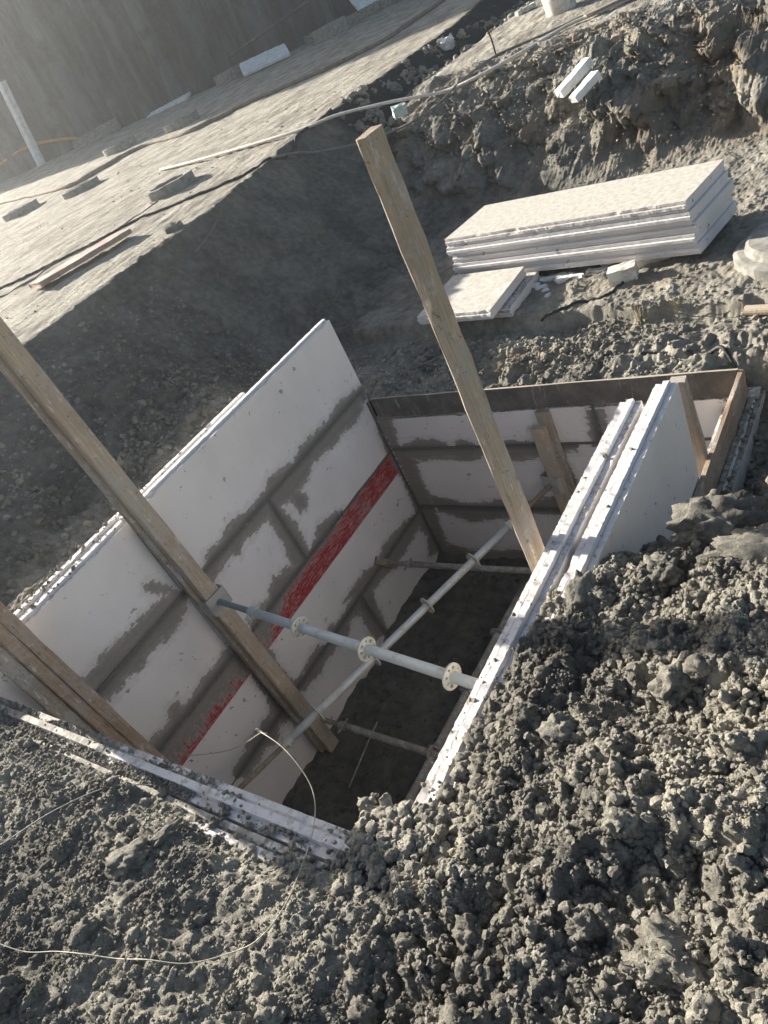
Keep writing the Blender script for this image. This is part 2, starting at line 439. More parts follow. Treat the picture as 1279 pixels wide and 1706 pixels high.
def thing(name, label, cat, loc=(0, 0, 0), group=None):
    o = bpy.data.objects.new(name, None); C.objects.link(o); o.location = loc; o.empty_display_size = 0.1
    return tag(o, label, cat, group)

def frame(d, up=Vector((0, 0, 1))):
    d = Vector(d).normalized(); up = Vector(up)
    if abs(d.dot(up)) > 0.98: up = Vector((1, 0, 0))
    x = up.cross(d).normalized(); return x, d.cross(x).normalized(), d

class MB:
    def __init__(self): self.V = []; self.F = []; self.U = []
    def add(self, V, F, U=None):
        o = sum(len(v) for v in self.V)
        self.V.append(np.asarray(V, float)); self.F += [[i + o for i in f] for f in F]
        self.U.append(np.asarray(U, float) if U is not None else np.zeros((len(V), 2)))
        return self
    def build(self, name, mat, parent=None, smooth=False):
        return mesh_np(name, np.concatenate(self.V), self.F, mat, parent, smooth, uv=np.concatenate(self.U))
    def bar(self, p0, p1, w, t, up=(0, 0, 1), seg=10, bev=0.004, wear=0.0015, w1=None):
        """plank from p0 to p1, w along the frame's x, t along its y; edges eased and a little worn"""
        p0 = Vector(p0); p1 = Vector(p1); x, y, d = frame(p1 - p0, up); L = (p1 - p0).length
        a, b = w / 2, t / 2; c = min(bev, a * .4, b * .4)
        prof = [(-a + c, -b), (a - c, -b), (a, -b + c), (a, b - c), (a - c, b), (-a + c, b), (-a, b - c), (-a, -b + c)]
        per = [0]
        for i in range(8):
            q, r = prof[i], prof[(i + 1) % 8]; per.append(per[-1] + math.hypot(q[0] - r[0], q[1] - r[1]))
        V = []; U = []; F = []; u0 = rnd.random() * 20
        for i in range(seg + 1):
            sc = 1.0 if 0 < i < seg else 0.985
            for j in range(8):
                q = prof[j]; jx, jy = rnd.gauss(0, wear), rnd.gauss(0, wear)
                V.append(p0 + x * (q[0] * sc + jx) + y * (q[1] * sc + jy) + d * (L * i / seg + (rnd.gauss(0, wear * 2) if i in (0, seg) else 0)))
                U.append((per[j] + u0, L * i / seg + u0))
        for i in range(seg):
            for j in range(8):
                k = (j + 1) % 8; F.append([i * 8 + j, i * 8 + k, i * 8 + 8 + k, i * 8 + 8 + j])
        F.append(list(range(7, -1, -1))); F.append([seg * 8 + j for j in range(8)])
        return self.add(V, F, U)
    def tube(self, p0, p1, r, n=20, seg=1, thread=0.0, pitch=0.008):
        p0 = Vector(p0); p1 = Vector(p1); x, y, d = frame(p1 - p0); L = (p1 - p0).length
        if thread: seg = int(L / pitch * 4)
        V = []; F = []
        for i in range(seg + 1):
            for j in range(n):
                a = 2 * math.pi * j / n; h = L * i / seg
                rr = r + (thread * math.cos(2 * math.pi * h / pitch - a) if thread else 0)
                V.append(p0 + (x * math.cos(a) + y * math.sin(a)) * rr + d * h)
        for i in range(seg):
            for j in range(n):
                k = (j + 1) % n; F.append([i * n + j, i * n + k, i * n + n + k, i * n + n + j])
        F.append(list(range(n - 1, -1, -1))); F.append([seg * n + j for j in range(n)])
        return self.add(V, F)
    def rosette(self, c, d, r0=0.026, R=0.063, th=0.009, ph=0.0):
        """perforated disc of a disc-lock scaffold, welded round a tube"""
        x, y, d = frame(d); c = Vector(c); n = 48
        rad = [r0, 0.034, 0.050, R]; V = []; F = []; idx = {}
        for s_, off in ((0, -th / 2), (1, th / 2)):
            for i, rr in enumerate(rad):
                for j in range(n):
                    a = 2 * math.pi * j / n + ph; idx[s_, i, j] = len(V)
                    V.append(c + (x * math.cos(a) + y * math.sin(a)) * rr + d * off)
        hole = lambda i, j: i == 1 and (j % 12) in (1, 2, 3, 7, 8) and True
        for j in range(n):
            k = (j + 1) % n
            for i in range(3):
                if hole(i, j):
                    F.append([idx[0, i, j], idx[0, i, k], idx[1, i, k], idx[1, i, j]][::-1])
                    F.append([idx[0, i + 1, j], idx[0, i + 1, k], idx[1, i + 1, k], idx[1, i + 1, j]])
                    if not hole(i, j - 1): F.append([idx[0, i, j], idx[0, i + 1, j], idx[1, i + 1, j], idx[1, i, j]])
                    if not hole(i, k): F.append([idx[0, i, k], idx[0, i + 1, k], idx[1, i + 1, k], idx[1, i, k]][::-1])
                else:
                    F.append([idx[0, i, j], idx[0, i + 1, j], idx[0, i + 1, k], idx[0, i, k]][::-1])
                    F.append([idx[1, i, j], idx[1, i + 1, j], idx[1, i + 1, k], idx[1, i, k]])
            F.append([idx[0, 3, j], idx[0, 3, k], idx[1, 3, k], idx[1, 3, j]])
        return self.add(V, F)

def spline(P, n=12):
    P = [Vector(p) for p in P]; out = []
    for i in range(len(P) - 1):
        a = P[max(i - 1, 0)]; b = P[i]; c = P[i + 1]; d = P[min(i + 2, len(P) - 1)]
        for k in range(n):
            t = k / n
            out.append(0.5 * ((2 * b) + (c - a) * t + (2 * a - 5 * b + 4 * c - d) * t * t + (3 * b - a - 3 * c + d) * t ** 3))
    return out + [P[-1]]

def hose(name, P, r, mat, flat=1.0, n=10, sub=12, jit=0.0, parent=None, drape=None):
    pts = spline(P, sub)
    if drape is not None:                      # let it lie on the ground
        hz = H([p.x for p in pts], [p.y for p in pts])
        pts = [Vector((p.x, p.y, h + drape)) for p, h in zip(pts, hz)]
    V = []; F = []
    for i, p in enumerate(pts):
        d = pts[min(i + 1, len(pts) - 1)] - pts[max(i - 1, 0)]
        x, y, d = frame(d)
        for j in range(n):
            a = 2 * math.pi * j / n
            V.append(p + x * math.cos(a) * r + y * math.sin(a) * r * flat + Vector((rnd.gauss(0, jit), rnd.gauss(0, jit), 0)))
    for i in range(len(pts) - 1):
        for j in range(n):
            k = (j + 1) % n; F.append([i * n + j, i * n + k, i * n + n + k, i * n + n + j])
    F.append(list(range(n - 1, -1, -1))); F.append([(len(pts) - 1) * n + j for j in range(n)])
    return mesh_np(name, V, F, mat, parent, True)

def hz(x, y): return float(H(np.array([x]), np.array([y]))[0])

# ------------------------------------------------------------------ ground sheet
def axis(segs):
    out = [segs[0][0]]
    for a, b, d0, d1 in segs:
        x = a; 
        while x < b - 1e-9:
            t = (x - a) / (b - a); x = min(b, x + d0 + (d1 - d0) * t); out.append(x)
    return np.array(out)
gx = axis([(-60, -30, 3.0, .8), (-30, -9, .6, .05), (-9, -5.6, .04, .016), (-5.6, -3.5, .016, .012), (-3.5, .2, .008, .008), (.2, 1.2, .02, .06), (1.2, 8, .1, .8), (8, 30, 1, 4)])
gy = axis([(-12, -2, 2, .2), (-2, -.5, .12, .012), (-.5, 2.2, .008, .008), (2.2, 4, .010, .014), (4, 9.9, .014, .018), (9.9, 16, .03, .07), (16, 30, .1, .4), (30, 60, .6, 3)])
GX, GY = np.meshgrid(gx, gy, indexing='ij')
px, py = GX.ravel(), GY.ravel()
gz = np.concatenate([H(px[i:i + 200000], py[i:i + 200000]) for i in range(0, len(px), 200000)])
nx, ny = len(gx), len(gy)
fl_, re_, lc_, tr_, nr_, nl_ = rough_maps(px, py)
# the steep faces are pushed in and out sideways so their relief is not stretched
bz = re_ * sm(7.3, 7.8, py) * sm(10.0, 9.2, py)
qx = px * 1.0 + .35 * gz
dy_ = bz * (0.22 * fbm(qx * 1.1, gz * 1.5 + 0.5 * px, 3, 401) + 0.15 * fbm(qx * 2.3 + 1.6 * gz, gz * 2.2 - .6 * px, 4, 405, .5, True) + .03 * fbm(qx * 9, gz * 9 + px * 2, 4, 409, .6))
bl_ = lc_ * sm(4.2, 5.2, py)
dx_ = bl_ * (0.05 * fbm(py * 1.5, gz * 2.2, 3, 411) + 0.03 * fbm(py * 5 + gz, gz * 5, 4, 415, .6))
gxx, gyy = px + dx_, py + dy_
I, J = np.meshgrid(np.arange(nx - 1), np.arange(ny - 1), indexing='ij')
I = I.ravel(); J = J.ravel()
cx = (gx[I] + gx[I + 1]) / 2; cy = (gy[J] + gy[J + 1]) / 2
keep = ~in_hole(cx, cy)
I = I[keep]; J = J[keep]
F = np.stack([I * ny + J, (I + 1) * ny + J, (I + 1) * ny + J + 1, I * ny + J + 1], 1)
fl_, re_, lc_, tr_, nr_, nl_ = rough_maps(px, py)
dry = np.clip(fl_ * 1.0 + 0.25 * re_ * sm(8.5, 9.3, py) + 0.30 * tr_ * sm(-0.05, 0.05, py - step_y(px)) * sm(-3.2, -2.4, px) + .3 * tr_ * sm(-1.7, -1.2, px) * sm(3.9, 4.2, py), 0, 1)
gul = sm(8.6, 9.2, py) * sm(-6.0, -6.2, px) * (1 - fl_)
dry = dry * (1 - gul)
wet_shade = np.clip(0.55 * lc_ + 0.8 * gul + 0.3 * tr_ * sm(-2.6, -3.4, px) + re_ * .38 * sm(9.2, 8.2, py) * (1 - .6 * sm(-.2, .5, fbm(px * 1.3, py * 1.3, 3, 511))), 0, 1)  # damp soil, plus shade of cut, gully and left floor put into colour
rust = .75 * re_ * sm(-.3, .6, fbm(px * 1.1, py * 1.1, 3, 515)) + np.exp(-((px + 2.55) / .35) ** 2 - ((py - 4.25) / .16) ** 2) + 0.8 * np.exp(-((px + 1.85) / .3) ** 2 - ((py - 5.0) / .12) ** 2)
used = np.zeros(len(px), bool); used[F.ravel()] = True
remap = np.cumsum(used) - 1
ground = mesh_np('ground', np.stack([gxx, gyy, gz], 1)[used], remap[F], M['soil'], None, True, {'dry': dry[used], 'wet_shade': wet_shade[used], 'rust': rust[used]})
tag(ground, 'dug grey brown soil of the excavation with a pale plateau', 'ground', kind='structure')

# pit floor
fx = np.arange(-4.0, -0.9, 0.03); fy = np.arange(0.3, 4.1, 0.03)
FX, FY = np.meshgrid(fx, fy, indexing='ij'); a, b = FX.ravel(), FY.ravel()
fz = -4.0 + 0.05 * fbm(a * 2, b * 2, 3, 120) + 0.02 * fbm(a * 9, b * 9, 3, 124)
n1, n2 = len(fx), len(fy)
I, J = np.meshgrid(np.arange(n1 - 1), np.arange(n2 - 1), indexing='ij'); I = I.ravel(); J = J.ravel()
F = np.stack([I * n2 + J, (I + 1) * n2 + J, (I + 1) * n2 + J + 1, I * n2 + J + 1], 1)
one = np.ones(len(a))
pf = mesh_np('pit_floor', np.stack([a, b, fz], 1), F, M['soil'], None, True, {'dry': 0 * one, 'wet_shade': .72 * one, 'rust': 0 * one})
tag(pf, 'dark damp earth floor at the bottom of the pit', 'ground', kind='structure')

# ------------------------------------------------------------------ lining of the pit: white panels with trowelled mortar
# mortar outlines in metres on each wall: (along the wall, height)
LP = {"j1far": [[1.873, -2.276], [1.97, -2.232], [2.116, -2.241], [2.214, -2.202], [2.407, -2.245], [2.583, -2.24], [2.689, -2.198], [2.93, -2.262], [3.044, -2.218], [3.416, -2.257], [3.54, -2.211], [3.835, -2.263], [3.909, -2.285], [3.841, -2.367], [3.677, -2.419], [3.577, -2.43], [3.425, -2.4], [3.37, -2.414], [3.071, -2.374], [2.941, -2.433], [2.809, -2.432], [2.872, -2.514], [2.817, -2.579], [2.751, -2.566], [2.741, -2.44], [2.621, -2.407], [2.645, -2.51], [2.655, -2.633], [2.644, -2.738], [2.633, -2.845], [2.556, -2.89], [2.457, -2.822], [2.456, -2.733], [2.503, -2.634], [2.494, -2.513], [2.502, -2.394], [2.433, -2.375], [2.356, -2.385], [2.242, -2.36], [2.173, -2.402], [2.09, -2.347], [1.971, -2.375], [1.873, -2.382]], "j1near": [[0.93, -2.16], [0.998, -2.18], [1.039, -2.167], [1.116, -2.163], [1.223, -2.179], [1.312, -2.185], [1.41, -2.182], [1.472, -2.186], [1.567, -2.193], [1.646, -2.22], [1.723, -2.275], [1.722, -2.308], [1.666, -2.331], [1.629, -2.374], [1.569, -2.392], [1.497, -2.395], [1.457, -2.4], [1.409, -2.377], [1.315, -2.369], [1.234, -2.388], [1.167, -2.39], [1.123, -2.368], [1.058, -2.371], [0.995, -2.374], [0.96, -2.379], [0.938, -2.283]], "blob": [[0.735, -2.162], [0.691, -2.183], [0.708, -2.272], [0.752, -2.35], [0.753, -2.284], [0.747, -2.211]], "redtopnear": [[0.922, -2.789], [0.965, -2.777], [1.054, -2.791], [1.13, -2.803], [1.189, -2.735], [1.236, -2.761], [1.231, -2.809], [1.286, -2.808], [1.383, -2.823], [1.447, -2.792], [1.531, -2.805], [1.6, -2.815], [1.556, -2.817], [1.64, -2.802], [1.705, -2.788], [1.733, -2.862], [1.757, -3.03], [1.70, -3.05], [1.60, -3.0], [1.50, -3.03], [1.42, -2.99], [1.30, -3.0], [1.22, -3.04], [1.10, -2.99], [1.0, -3.0], [0.955, -2.94]], "redtopmid": [[1.919, -2.842], [2.018, -2.77], [2.077, -2.817], [2.036, -2.885], [2.263, -2.743], [2.31, -2.774], [2.416, -2.781], [2.535, -2.839], [2.606, -2.849], [2.761, -2.818], [2.818, -2.77], [2.925, -2.791], [3.091, -2.85], [2.873, -2.885], [2.544, -2.89], [2.25, -2.90], [2.1, -2.96], [2.0, -3.03], [1.92, -3.05]], "col": [[1.723, -3.073], [1.733, -2.862], [1.936, -3.102], [1.913, -3.2], [1.901, -3.313], [1.925, -3.436], [1.899, -3.518], [1.77, -3.62], [1.698, -3.579], [1.661, -3.548], [1.583, -3.615], [1.532, -3.602], [1.448, -3.559], [1.338, -3.572], [1.26, -3.573], [1.195, -3.473], [1.239, -3.443], [1.315, -3.441], [1.377, -3.436], [1.406, -3.401], [1.463, -3.425], [1.567, -3.418], [1.643, -3.447], [1.674, -3.411], [1.714, -3.316]], "j2mid": [[1.925, -3.436], [2.028, -3.471], [2.096, -3.442], [2.177, -3.426], [2.263, -3.434], [2.326, -3.527], [2.379, -3.436], [2.436, -3.425], [2.502, -3.462], [2.632, -3.455], [2.766, -3.448], [2.665, -3.397], [2.809, -3.393], [2.989, -3.395], [3.128, -3.455], [3.289, -3.402], [3.583, -3.44], [3.818, -3.519], [3.837, -3.577], [3.754, -3.597], [3.469, -3.628], [3.257, -3.61], [3.098, -3.585], [2.939, -3.568], [2.903, -3.679], [2.896, -3.78], [2.871, -3.951], [2.743, -3.918], [2.724, -3.756], [2.738, -3.607], [2.67, -3.559], [2.614, -3.568], [2.529, -3.608], [2.375, -3.584], [2.218, -3.57], [2.147, -3.599], [2.021, -3.558], [1.957, -3.554], [1.899, -3.518]], "cornerL": [[3.909, -2.285], [3.988, -2.327], [3.993, -2.678], [3.999, -3.051], [3.938, -3.461], [3.907, -3.782], [3.854, -4.024], [3.69, -3.902], [3.786, -3.742], [3.741, -3.63], [3.791, -3.434], [3.82, -3.162], [3.823, -2.882], [3.792, -2.797], [3.868, -2.528]], "blob2": [[1.531, -2.06], [1.575, -2.067], [1.608, -2.125], [1.65, -2.216], [1.58, -2.158], [1.534, -2.095]]}
FP = {"corner": [[-3.675, -2.34], [-3.671, -2.427], [-3.589, -2.56], [-3.612, -2.672], [-3.643, -2.804], [-3.541, -2.978], [-3.589, -3.117], [-3.569, -3.296], [-3.584, -3.482], [-3.617, -3.675], [-3.641, -3.937], [-3.752, -3.986], [-3.716, -3.622], [-3.734, -3.468], [-3.709, -3.044], [-3.71, -2.768], [-3.719, -2.552]], "j1": [[-3.664, -2.846], [-3.504, -2.793], [-3.445, -2.771], [-3.292, -2.786], [-3.145, -2.84], [-3.037, -2.796], [-2.889, -2.865], [-2.646, -2.813], [-2.442, -2.836], [-2.291, -2.843], [-2.15, -2.863], [-2.166, -2.92], [-2.263, -2.917], [-2.477, -2.947], [-2.65, -2.982], [-2.881, -2.92], [-3.049, -2.972], [-3.189, -2.944], [-3.348, -2.948], [-3.529, -2.952], [-3.659, -2.906]], "j2": [[-3.586, -3.334], [-3.374, -3.385], [-3.29, -3.419], [-3.131, -3.415], [-2.969, -3.394], [-2.675, -3.387], [-2.406, -3.317], [-2.272, -3.298], [-2.322, -3.478], [-2.433, -3.498], [-2.68, -3.49], [-2.869, -3.531], [-3.098, -3.577], [-3.284, -3.603], [-3.411, -3.552], [-3.544, -3.509]], "base": [[-3.696, -3.9], [-3.56, -3.911], [-3.439, -3.952], [-3.24, -3.956], [-2.942, -3.922], [-2.756, -3.907], [-2.832, -4.145], [-3.78, -4.094]], "stake": [[-2.308, -2.901], [-2.272, -2.946], [-2.26, -3.036], [-2.241, -3.188], [-2.304, -3.411], [-2.352, -3.22]], "rt": [[-2.0, -2.589], [-1.894, -2.596], [-1.934, -2.868], [-2.03, -2.889], [-2.018, -2.765]]}

def sdf(P, x, y):
    """signed distance to the union of polygons, positive inside, capped"""
    best = np.full(len(x), -1.0)
    for poly in P:
        q = np.array(poly); ins = np.zeros(len(x), bool); dm = np.full(len(x), 9.0)
        sel = (x > q[:, 0].min() - .15) & (x < q[:, 0].max() + .15) & (y > q[:, 1].min() - .15) & (y < q[:, 1].max() + .15)
        if not sel.any(): continue
        xs, ys = x[sel], y[sel]; i_ = np.zeros(len(xs), bool); d_ = np.full(len(xs), 9.0)
        for a, b in zip(q, np.roll(q, -1, 0)):
            e = b - a; L2 = max((e * e).sum(), 1e-12)
            t = np.clip(((xs - a[0]) * e[0] + (ys - a[1]) * e[1]) / L2, 0, 1)
            d_ = np.minimum(d_, np.hypot(xs - a[0] - t * e[0], ys - a[1] - t * e[1]))
            c = (a[1] > ys) != (b[1] > ys)
            with np.errstate(divide='ignore', invalid='ignore'):
                i_ ^= c & (xs < (b[0] - a[0]) * (ys - a[1]) / (b[1] - a[1]) + a[0])
        v = np.full(len(x), -1.0); v[sel] = np.where(i_, d_, -d_)
        best = np.maximum(best, v)
    return best

def panel(name, L, Hh, T, o, U, V, W, mat, parent=None, mortar=None, jagp=None, red=None, joints=(), wallc=None, res=0.012, mud=1.0, tongue=True, flat=False, chip=0.002, loc=None):
    """tongue-and-groove wall panel: front face fine enough to carry its mortar, profile run along its length"""
    U, V, W, o = Vector(U), Vector(V), Vector(W), Vector(o)
    nv = max(2, int(Hh / res)) if not flat else 2; nu = max(2, int(L / res))
    v = np.linspace(0, Hh, nv + 1)
    prof = [(q, 0.0) for q in v]
    if tongue:
        prof += [(Hh, -.22 * T), (Hh - .004, -.30 * T), (Hh + .014, -.36 * T), (Hh + .014, -.64 * T), (Hh - .004, -.70 * T), (Hh, -.78 * T)]
    ntop = len(prof)
    prof += [(Hh, -T), (Hh * .5, -T), (0, -T)]
    if tongue: prof += [(0, -.70 * T), (.016, -.64 * T), (.016, -.36 * T), (0, -.30 * T)]
    prof = np.array(prof); k = len(prof)
    u = np.linspace(0, L, nu + 1)
    uu = np.repeat(u, k); vv = np.tile(prof[:, 0], nu + 1); ww = np.tile(prof[:, 1], nu + 1)
    top = np.tile(np.arange(k), nu + 1); top = (top >= nv) & (top <= ntop)
    sd = rnd.randint(1, 999)
    j = fbm(uu * 14, ww * 30 + 3, 3, sd); j2 = pn2(uu * 60, ww * 60, sd + 5)
    vv = vv - top * (chip * (0.6 + j + .6 * j2) + np.maximum(0, pn2(uu * 7 + 40, ww * 9, sd + 9) - .45) * .05 * (chip > .0015))
    ww = ww + top * chip * .5 * j2
    P = np.array(o)[None] + uu[:, None] * np.array(U) + vv[:, None] * np.array(V) + ww[:, None] * np.array(W)
    F = []
    ar = np.arange(k); nx_ = (ar + 1) % k
    base = np.arange(nu)[:, None] * k
    Q = np.stack([base + ar, base + k + ar, base + k + nx_, base + nx_], -1).reshape(-1, 4)
    F = Q.tolist() + [list(range(k)), [nu * k + i for i in range(k - 1, -1, -1)]]
    n = len(P); attrs = {q: np.full(n, -1.0) for q in ('mortar', 'red')}
    attrs['jag'] = np.zeros(n); attrs['joint'] = np.full(n, 1.0); attrs['mud'] = mud(uu) if callable(mud) else np.full(n, float(mud))
    if wallc is not None:
        fr = ww > -0.001 if not tongue else np.tile(np.arange(k) <= nv, nu + 1)
        a = P[:, wallc]; b = P[:, 2]
        if mortar: attrs['mortar'] = np.where(fr, sdf(mortar, a, b) + .010, -1)
        if jagp: attrs['jag'] = np.where(fr, sm(-.03, .03, sdf(jagp, a, b)), 0)
        if red: attrs['red'] = np.where(fr, np.minimum(b - red[0], red[1] - b), -1)
        dj = np.full(n, 1.0)
        for (x0, y0, x1, y1) in joints:
            e = np.array([x1 - x0, y1 - y0]); t = np.clip(((a - x0) * e[0] + (b - y0) * e[1]) / (e @ e), 0, 1)
            dj = np.minimum(dj, np.hypot(a - x0 - t * e[0], b - y0 - t * e[1]))
        attrs['joint'] = dj
    return mesh_np(name, P, F, mat, parent, False, attrs)

Y, Z, X = (0, 1, 0), (0, 0, 1), (1, 0, 0)
G = 0.006
# left wall, inner face x = -3.75
LJ = [(.6, -2.29, 3.87, -2.29), (1.9, -2.87, 3.87, -2.87), (.6, -2.85, 1.9, -2.87), (.6, -3.50, 3.87, -3.50), (2.578, -2.29, 2.578, -2.87), (1.72, -2.87, 1.75, -3.5), (2.80, -3.5, 2.86, -4.05), (3.84, -2.3, 3.84, -4.0)]
lm = list(LP.values()); lj = [[(.3, -2.93), (1.76, -2.93), (1.76, -3.08), (.3, -3.08)], [(1.85, -2.93), (2.2, -2.93), (2.2, -3.08), (1.85, -3.08)]]
wl = thing('panel_wall', 'left lining wall of white panels with grey mortar joints and a scuffed red band', 'wall', (-3.8, 2.2, -4.05))
kw = dict(U=Y, V=Z, W=X, mat=M['panel'], parent=wl, mortar=lm, jagp=lj, joints=LJ, wallc=1)
xs = -3.75
panel('panel', 3.87 - 1.70, .60, .10, (xs + .004, 1.70, -2.29), mud=.35, **kw)
panel('panel', 1.69 - .50, .565, .10, (xs, .50, -2.27), mud=.8, **kw)
panel('panel', 2.36 - .2, .60, .10, (xs - .112, .82, -2.31), mud=.5, **{**kw, 'mortar': None, 'red': None})
panel('panel', 1.29, .572, .10, (xs - .002, 2.58, -2.865), **kw)
panel('panel', .87, .572, .10, (xs, 1.705, -2.865), **kw)
panel('panel', 1.20, .572, .10, (xs, .50, -2.865), **kw)
panel('panel', 2.13, .625, .10, (xs, 1.74, -3.495), red=(-3.073, -2.875), **kw)
panel('panel', 1.235, .625, .10, (xs + .002, .50, -3.495), red=(-3.073, -2.875), **kw)
panel('panel', 2.33, .56, .10, (xs, .50, -4.06), **kw)
panel('panel', 1.03, .56, .10, (xs, 2.835, -4.06), **kw)

def joint(parent, p0, p1, w=.022, up=X):
    MB().bar(p0, p1, w, .010, up, 30, .002, .0016).build('mortar_joint', M['mortar'], parent)
for p0, p1 in (((-3.7525, 1.70, -2.287), (-3.7525, 3.86, -2.287)), ((-3.7525, .55, -2.287), (-3.7525, 1.70, -2.280)), ((-3.7525, .55, -2.872), (-3.7525, 3.86, -2.872)), ((-3.7525, .55, -3.498), (-3.7525, 3.86, -3.498)),
               ((-3.7525, 2.578, -2.29), (-3.7525, 2.578, -2.87)), ((-3.7525, 1.737, -2.88), (-3.7525, 1.737, -3.49)), ((-3.7525, 2.832, -3.50), (-3.7525, 2.832, -4.0))):
    joint(wl, p0, p1)

# far wall, inner face y = 3.83
FJ = [(-3.75, -2.845, -1.0, -2.875), (-3.75, -3.47, -1.0, -3.44), (-3.74, -2.4, -3.74, -4.0), (-1.96, -2.5, -1.98, -2.85), (-2.30, -2.85, -2.27, -3.4)]
wf = thing('panel_wall', 'far lining wall of three white panel courses below the black plywood', 'wall', (-2.4, 3.88, -4.05))
kw = dict(U=X, V=Z, W=(0, -1, 0), mat=M['panel'], parent=wf, mortar=list(FP.values()), joints=FJ, wallc=0)
panel('panel', 1.78, .285, .10, (-3.742, 3.83, -2.845), **kw)
panel('panel', .96, .275, .10, (-1.955, 3.83, -2.845), **kw)
panel('panel', 1.46, .59, .10, (-3.742, 3.83, -3.445), **kw)
panel('panel', 1.28, .59, .10, (-2.275, 3.832, -3.445), **kw)
panel('panel', 2.74, .60, .10, (-3.742, 3.83, -4.055), **kw)

for p0, p1 in (((-3.74, 3.8325, -2.852), (-1.0, 3.8325, -2.852)), ((-3.74, 3.8325, -3.450), (-1.0, 3.8325, -3.450)), ((-1.958, 3.8325, -2.56), (-1.958, 3.8325, -2.85)), ((-2.278, 3.8325, -2.86), (-2.278, 3.8325, -3.44)), ((-3.738, 3.8325, -2.4), (-3.738, 3.8325, -3.99))):
    joint(wf, p0, p1, .022, Y)

# right wall below the loose panels, with its ledge on the outer side
wr = thing('panel_wall', 'right lining wall low down under the tall loose panels, its muddy ledge showing beside the brown board', 'wall', (-1.2, 2.2, -4.05))
kw = dict(U=Y, V=Z, W=X, mat=M['panel'], parent=wr, flat=True, res=.02)
for z0, h_ in ((-4.06, .52), (-3.53, .52), (-3.0, .50)):
    panel('panel', 2.33, h_, .10, (-1.21, .52, z0), **kw)
for z0, h_ in ((-4.06, .72), (-3.33, .70)):
    panel('panel', 1.0, h_, .10, (-1.085, 2.86, z0), **kw)
panel('ledge_panel', .90, .60, .105, (-.975, 3.02, -3.185), mud=1.5, chip=.006, **kw)
panel('ledge_panel', .46, .60, .105, (-.972, 2.55, -3.205), mud=.55, chip=.003, **kw)

# near wall, mostly seen from above
wn_ = thing('panel_wall', 'near lining wall seen from above, mud lying on its white tongue and groove top', 'wall', (-2.5, .5, -4.05))
kw = dict(U=(-1, 0, 0), V=Z, W=Y, mat=M['panel'], parent=wn_, flat=True, res=.007)
for z0, h_ in ((-4.06, .55), (-3.5, .54), (-2.95, .54)):
    panel('panel', 2.6, h_, .10, (-1.15, .605, z0), **kw)
panel('panel', 2.66, .545, .10, (-1.12, .605, -2.40), mud=lambda u: .7 + 1.1 * sm(1.2, 2.0, u), chip=.0016, **kw)
panel('panel', 2.67, .55, .10, (-1.18, .492, -2.395), mud=lambda u: 1.1 + 1.0 * sm(.7, 1.6, u), chip=.0016, **kw)

# the two loose panels standing on the right edge
for (x0, y0, y1, z1, lab, gname, md) in ((-1.21, .66, 2.83, -1.88, 'shorter white panel on edge along the pit, left of its taller twin, muddy top', 'loose', .75),
                                  (-1.082, .70, 2.955, -1.876, 'taller white panel on edge with its plain outer face above the soil heap', 'loose', .6)):
    o = panel('wall_panel', y1 - y0, .60, .10, (x0, y0, z1 - .60), Y, Z, X, M['panel'], mud=md, chip=.0035, res=.015,
              mortar=[[(1.25, -2.2), (1.75, -2.12), (2.3, -2.4), (2.9, -2.6), (2.9, -2.75), (1.2, -2.7)]] if x0 > -1.1 else None, wallc=1)
    tag(o, lab, 'wall panel', 'panels standing on the right edge')

# ------------------------------------------------------------------ plywood and timbers
mb = MB().bar((-3.70, 3.842, -2.455), (-1.075, 3.842, -2.475), .175, .016, (0, 1, 0), 14, .002, .0008)
# plank frame: w runs along z here
tag(mb.build('plywood_board', M['ply']), 'long black film plywood strip standing along the far top edge of the pit', 'board')
mb = MB().bar((-1.062, 2.52, -2.525), (-1.062, 3.86, -2.50), .026, .20, (0, 0, 1), 10, .003, .001)
tag(mb.build('timber_board', M['wood_brown']), 'brown board on edge at the right corner beside the muddy ledge', 'board')
mb = MB().bar((-1.13, 3.08, -1.945), (-1.10, 3.13, -2.95), .078, .05, (0, 1, 0), 8)
tag(mb.build('timber_stake', M['wood']), 'short sunlit timber stake at the far right corner of the pit', 'stake')

def plank_pack(name, label, planks, cat='timber'):
    t = thing(name, label, cat, planks[0][1])
    for (p0, p1, w, th, up, mt) in planks:
        MB().bar(p0, p1, w, th, up, 30, .005, .0012).build('plank', M[mt], t)
    return t
plank_pack('timber_post', 'paired timber planks standing on the left wall where the upper strut bears', [
    ((-3.622, 1.695, -.15), (-3.622, 1.815, -3.99), .105, .05, (1, 0, 0), 'wood'),
    ((-3.672, 1.668, -.22), (-3.672, 1.785, -3.97), .10, .045, (1, 0, 0), 'wood_grey')])
plank_pack('timber_post', 'stack of three brown timber planks leaning in the near left corner', [
    ((-3.60, .828, -.95), (-3.60, .93, -3.95), .066, .05, (1, 0, 0), 'wood_brown'),
    ((-3.61, .761, -.9), (-3.61, .863, -3.95), .064, .05, (1, 0, 0), 'wood_brown'),
    ((-3.63, .69, -1.0), (-3.63, .79, -3.95), .078, .05, (1, 0, 0), 'wood_grey')])
tag(MB().bar((-1.375, 1.90, -.305), (-1.405, 1.90, -4.0), .090, .046, (1, 0, 0), 44, .006, .0013).build('timber_post', M['wood']),
    'tall single weathered timber post standing against the loose panels', 'timber')
plank_pack('timber_post', 'two short timbers standing on the far wall behind the strut plate', [
    ((-2.345, 3.765, -2.665), (-2.345, 3.765, -3.95), .10, .05, (0, 1, 0), 'wood'),
    ((-2.30, 3.806, -2.56), (-2.30, 3.806, -3.95), .095, .04, (0, 1, 0), 'wood_grey')])

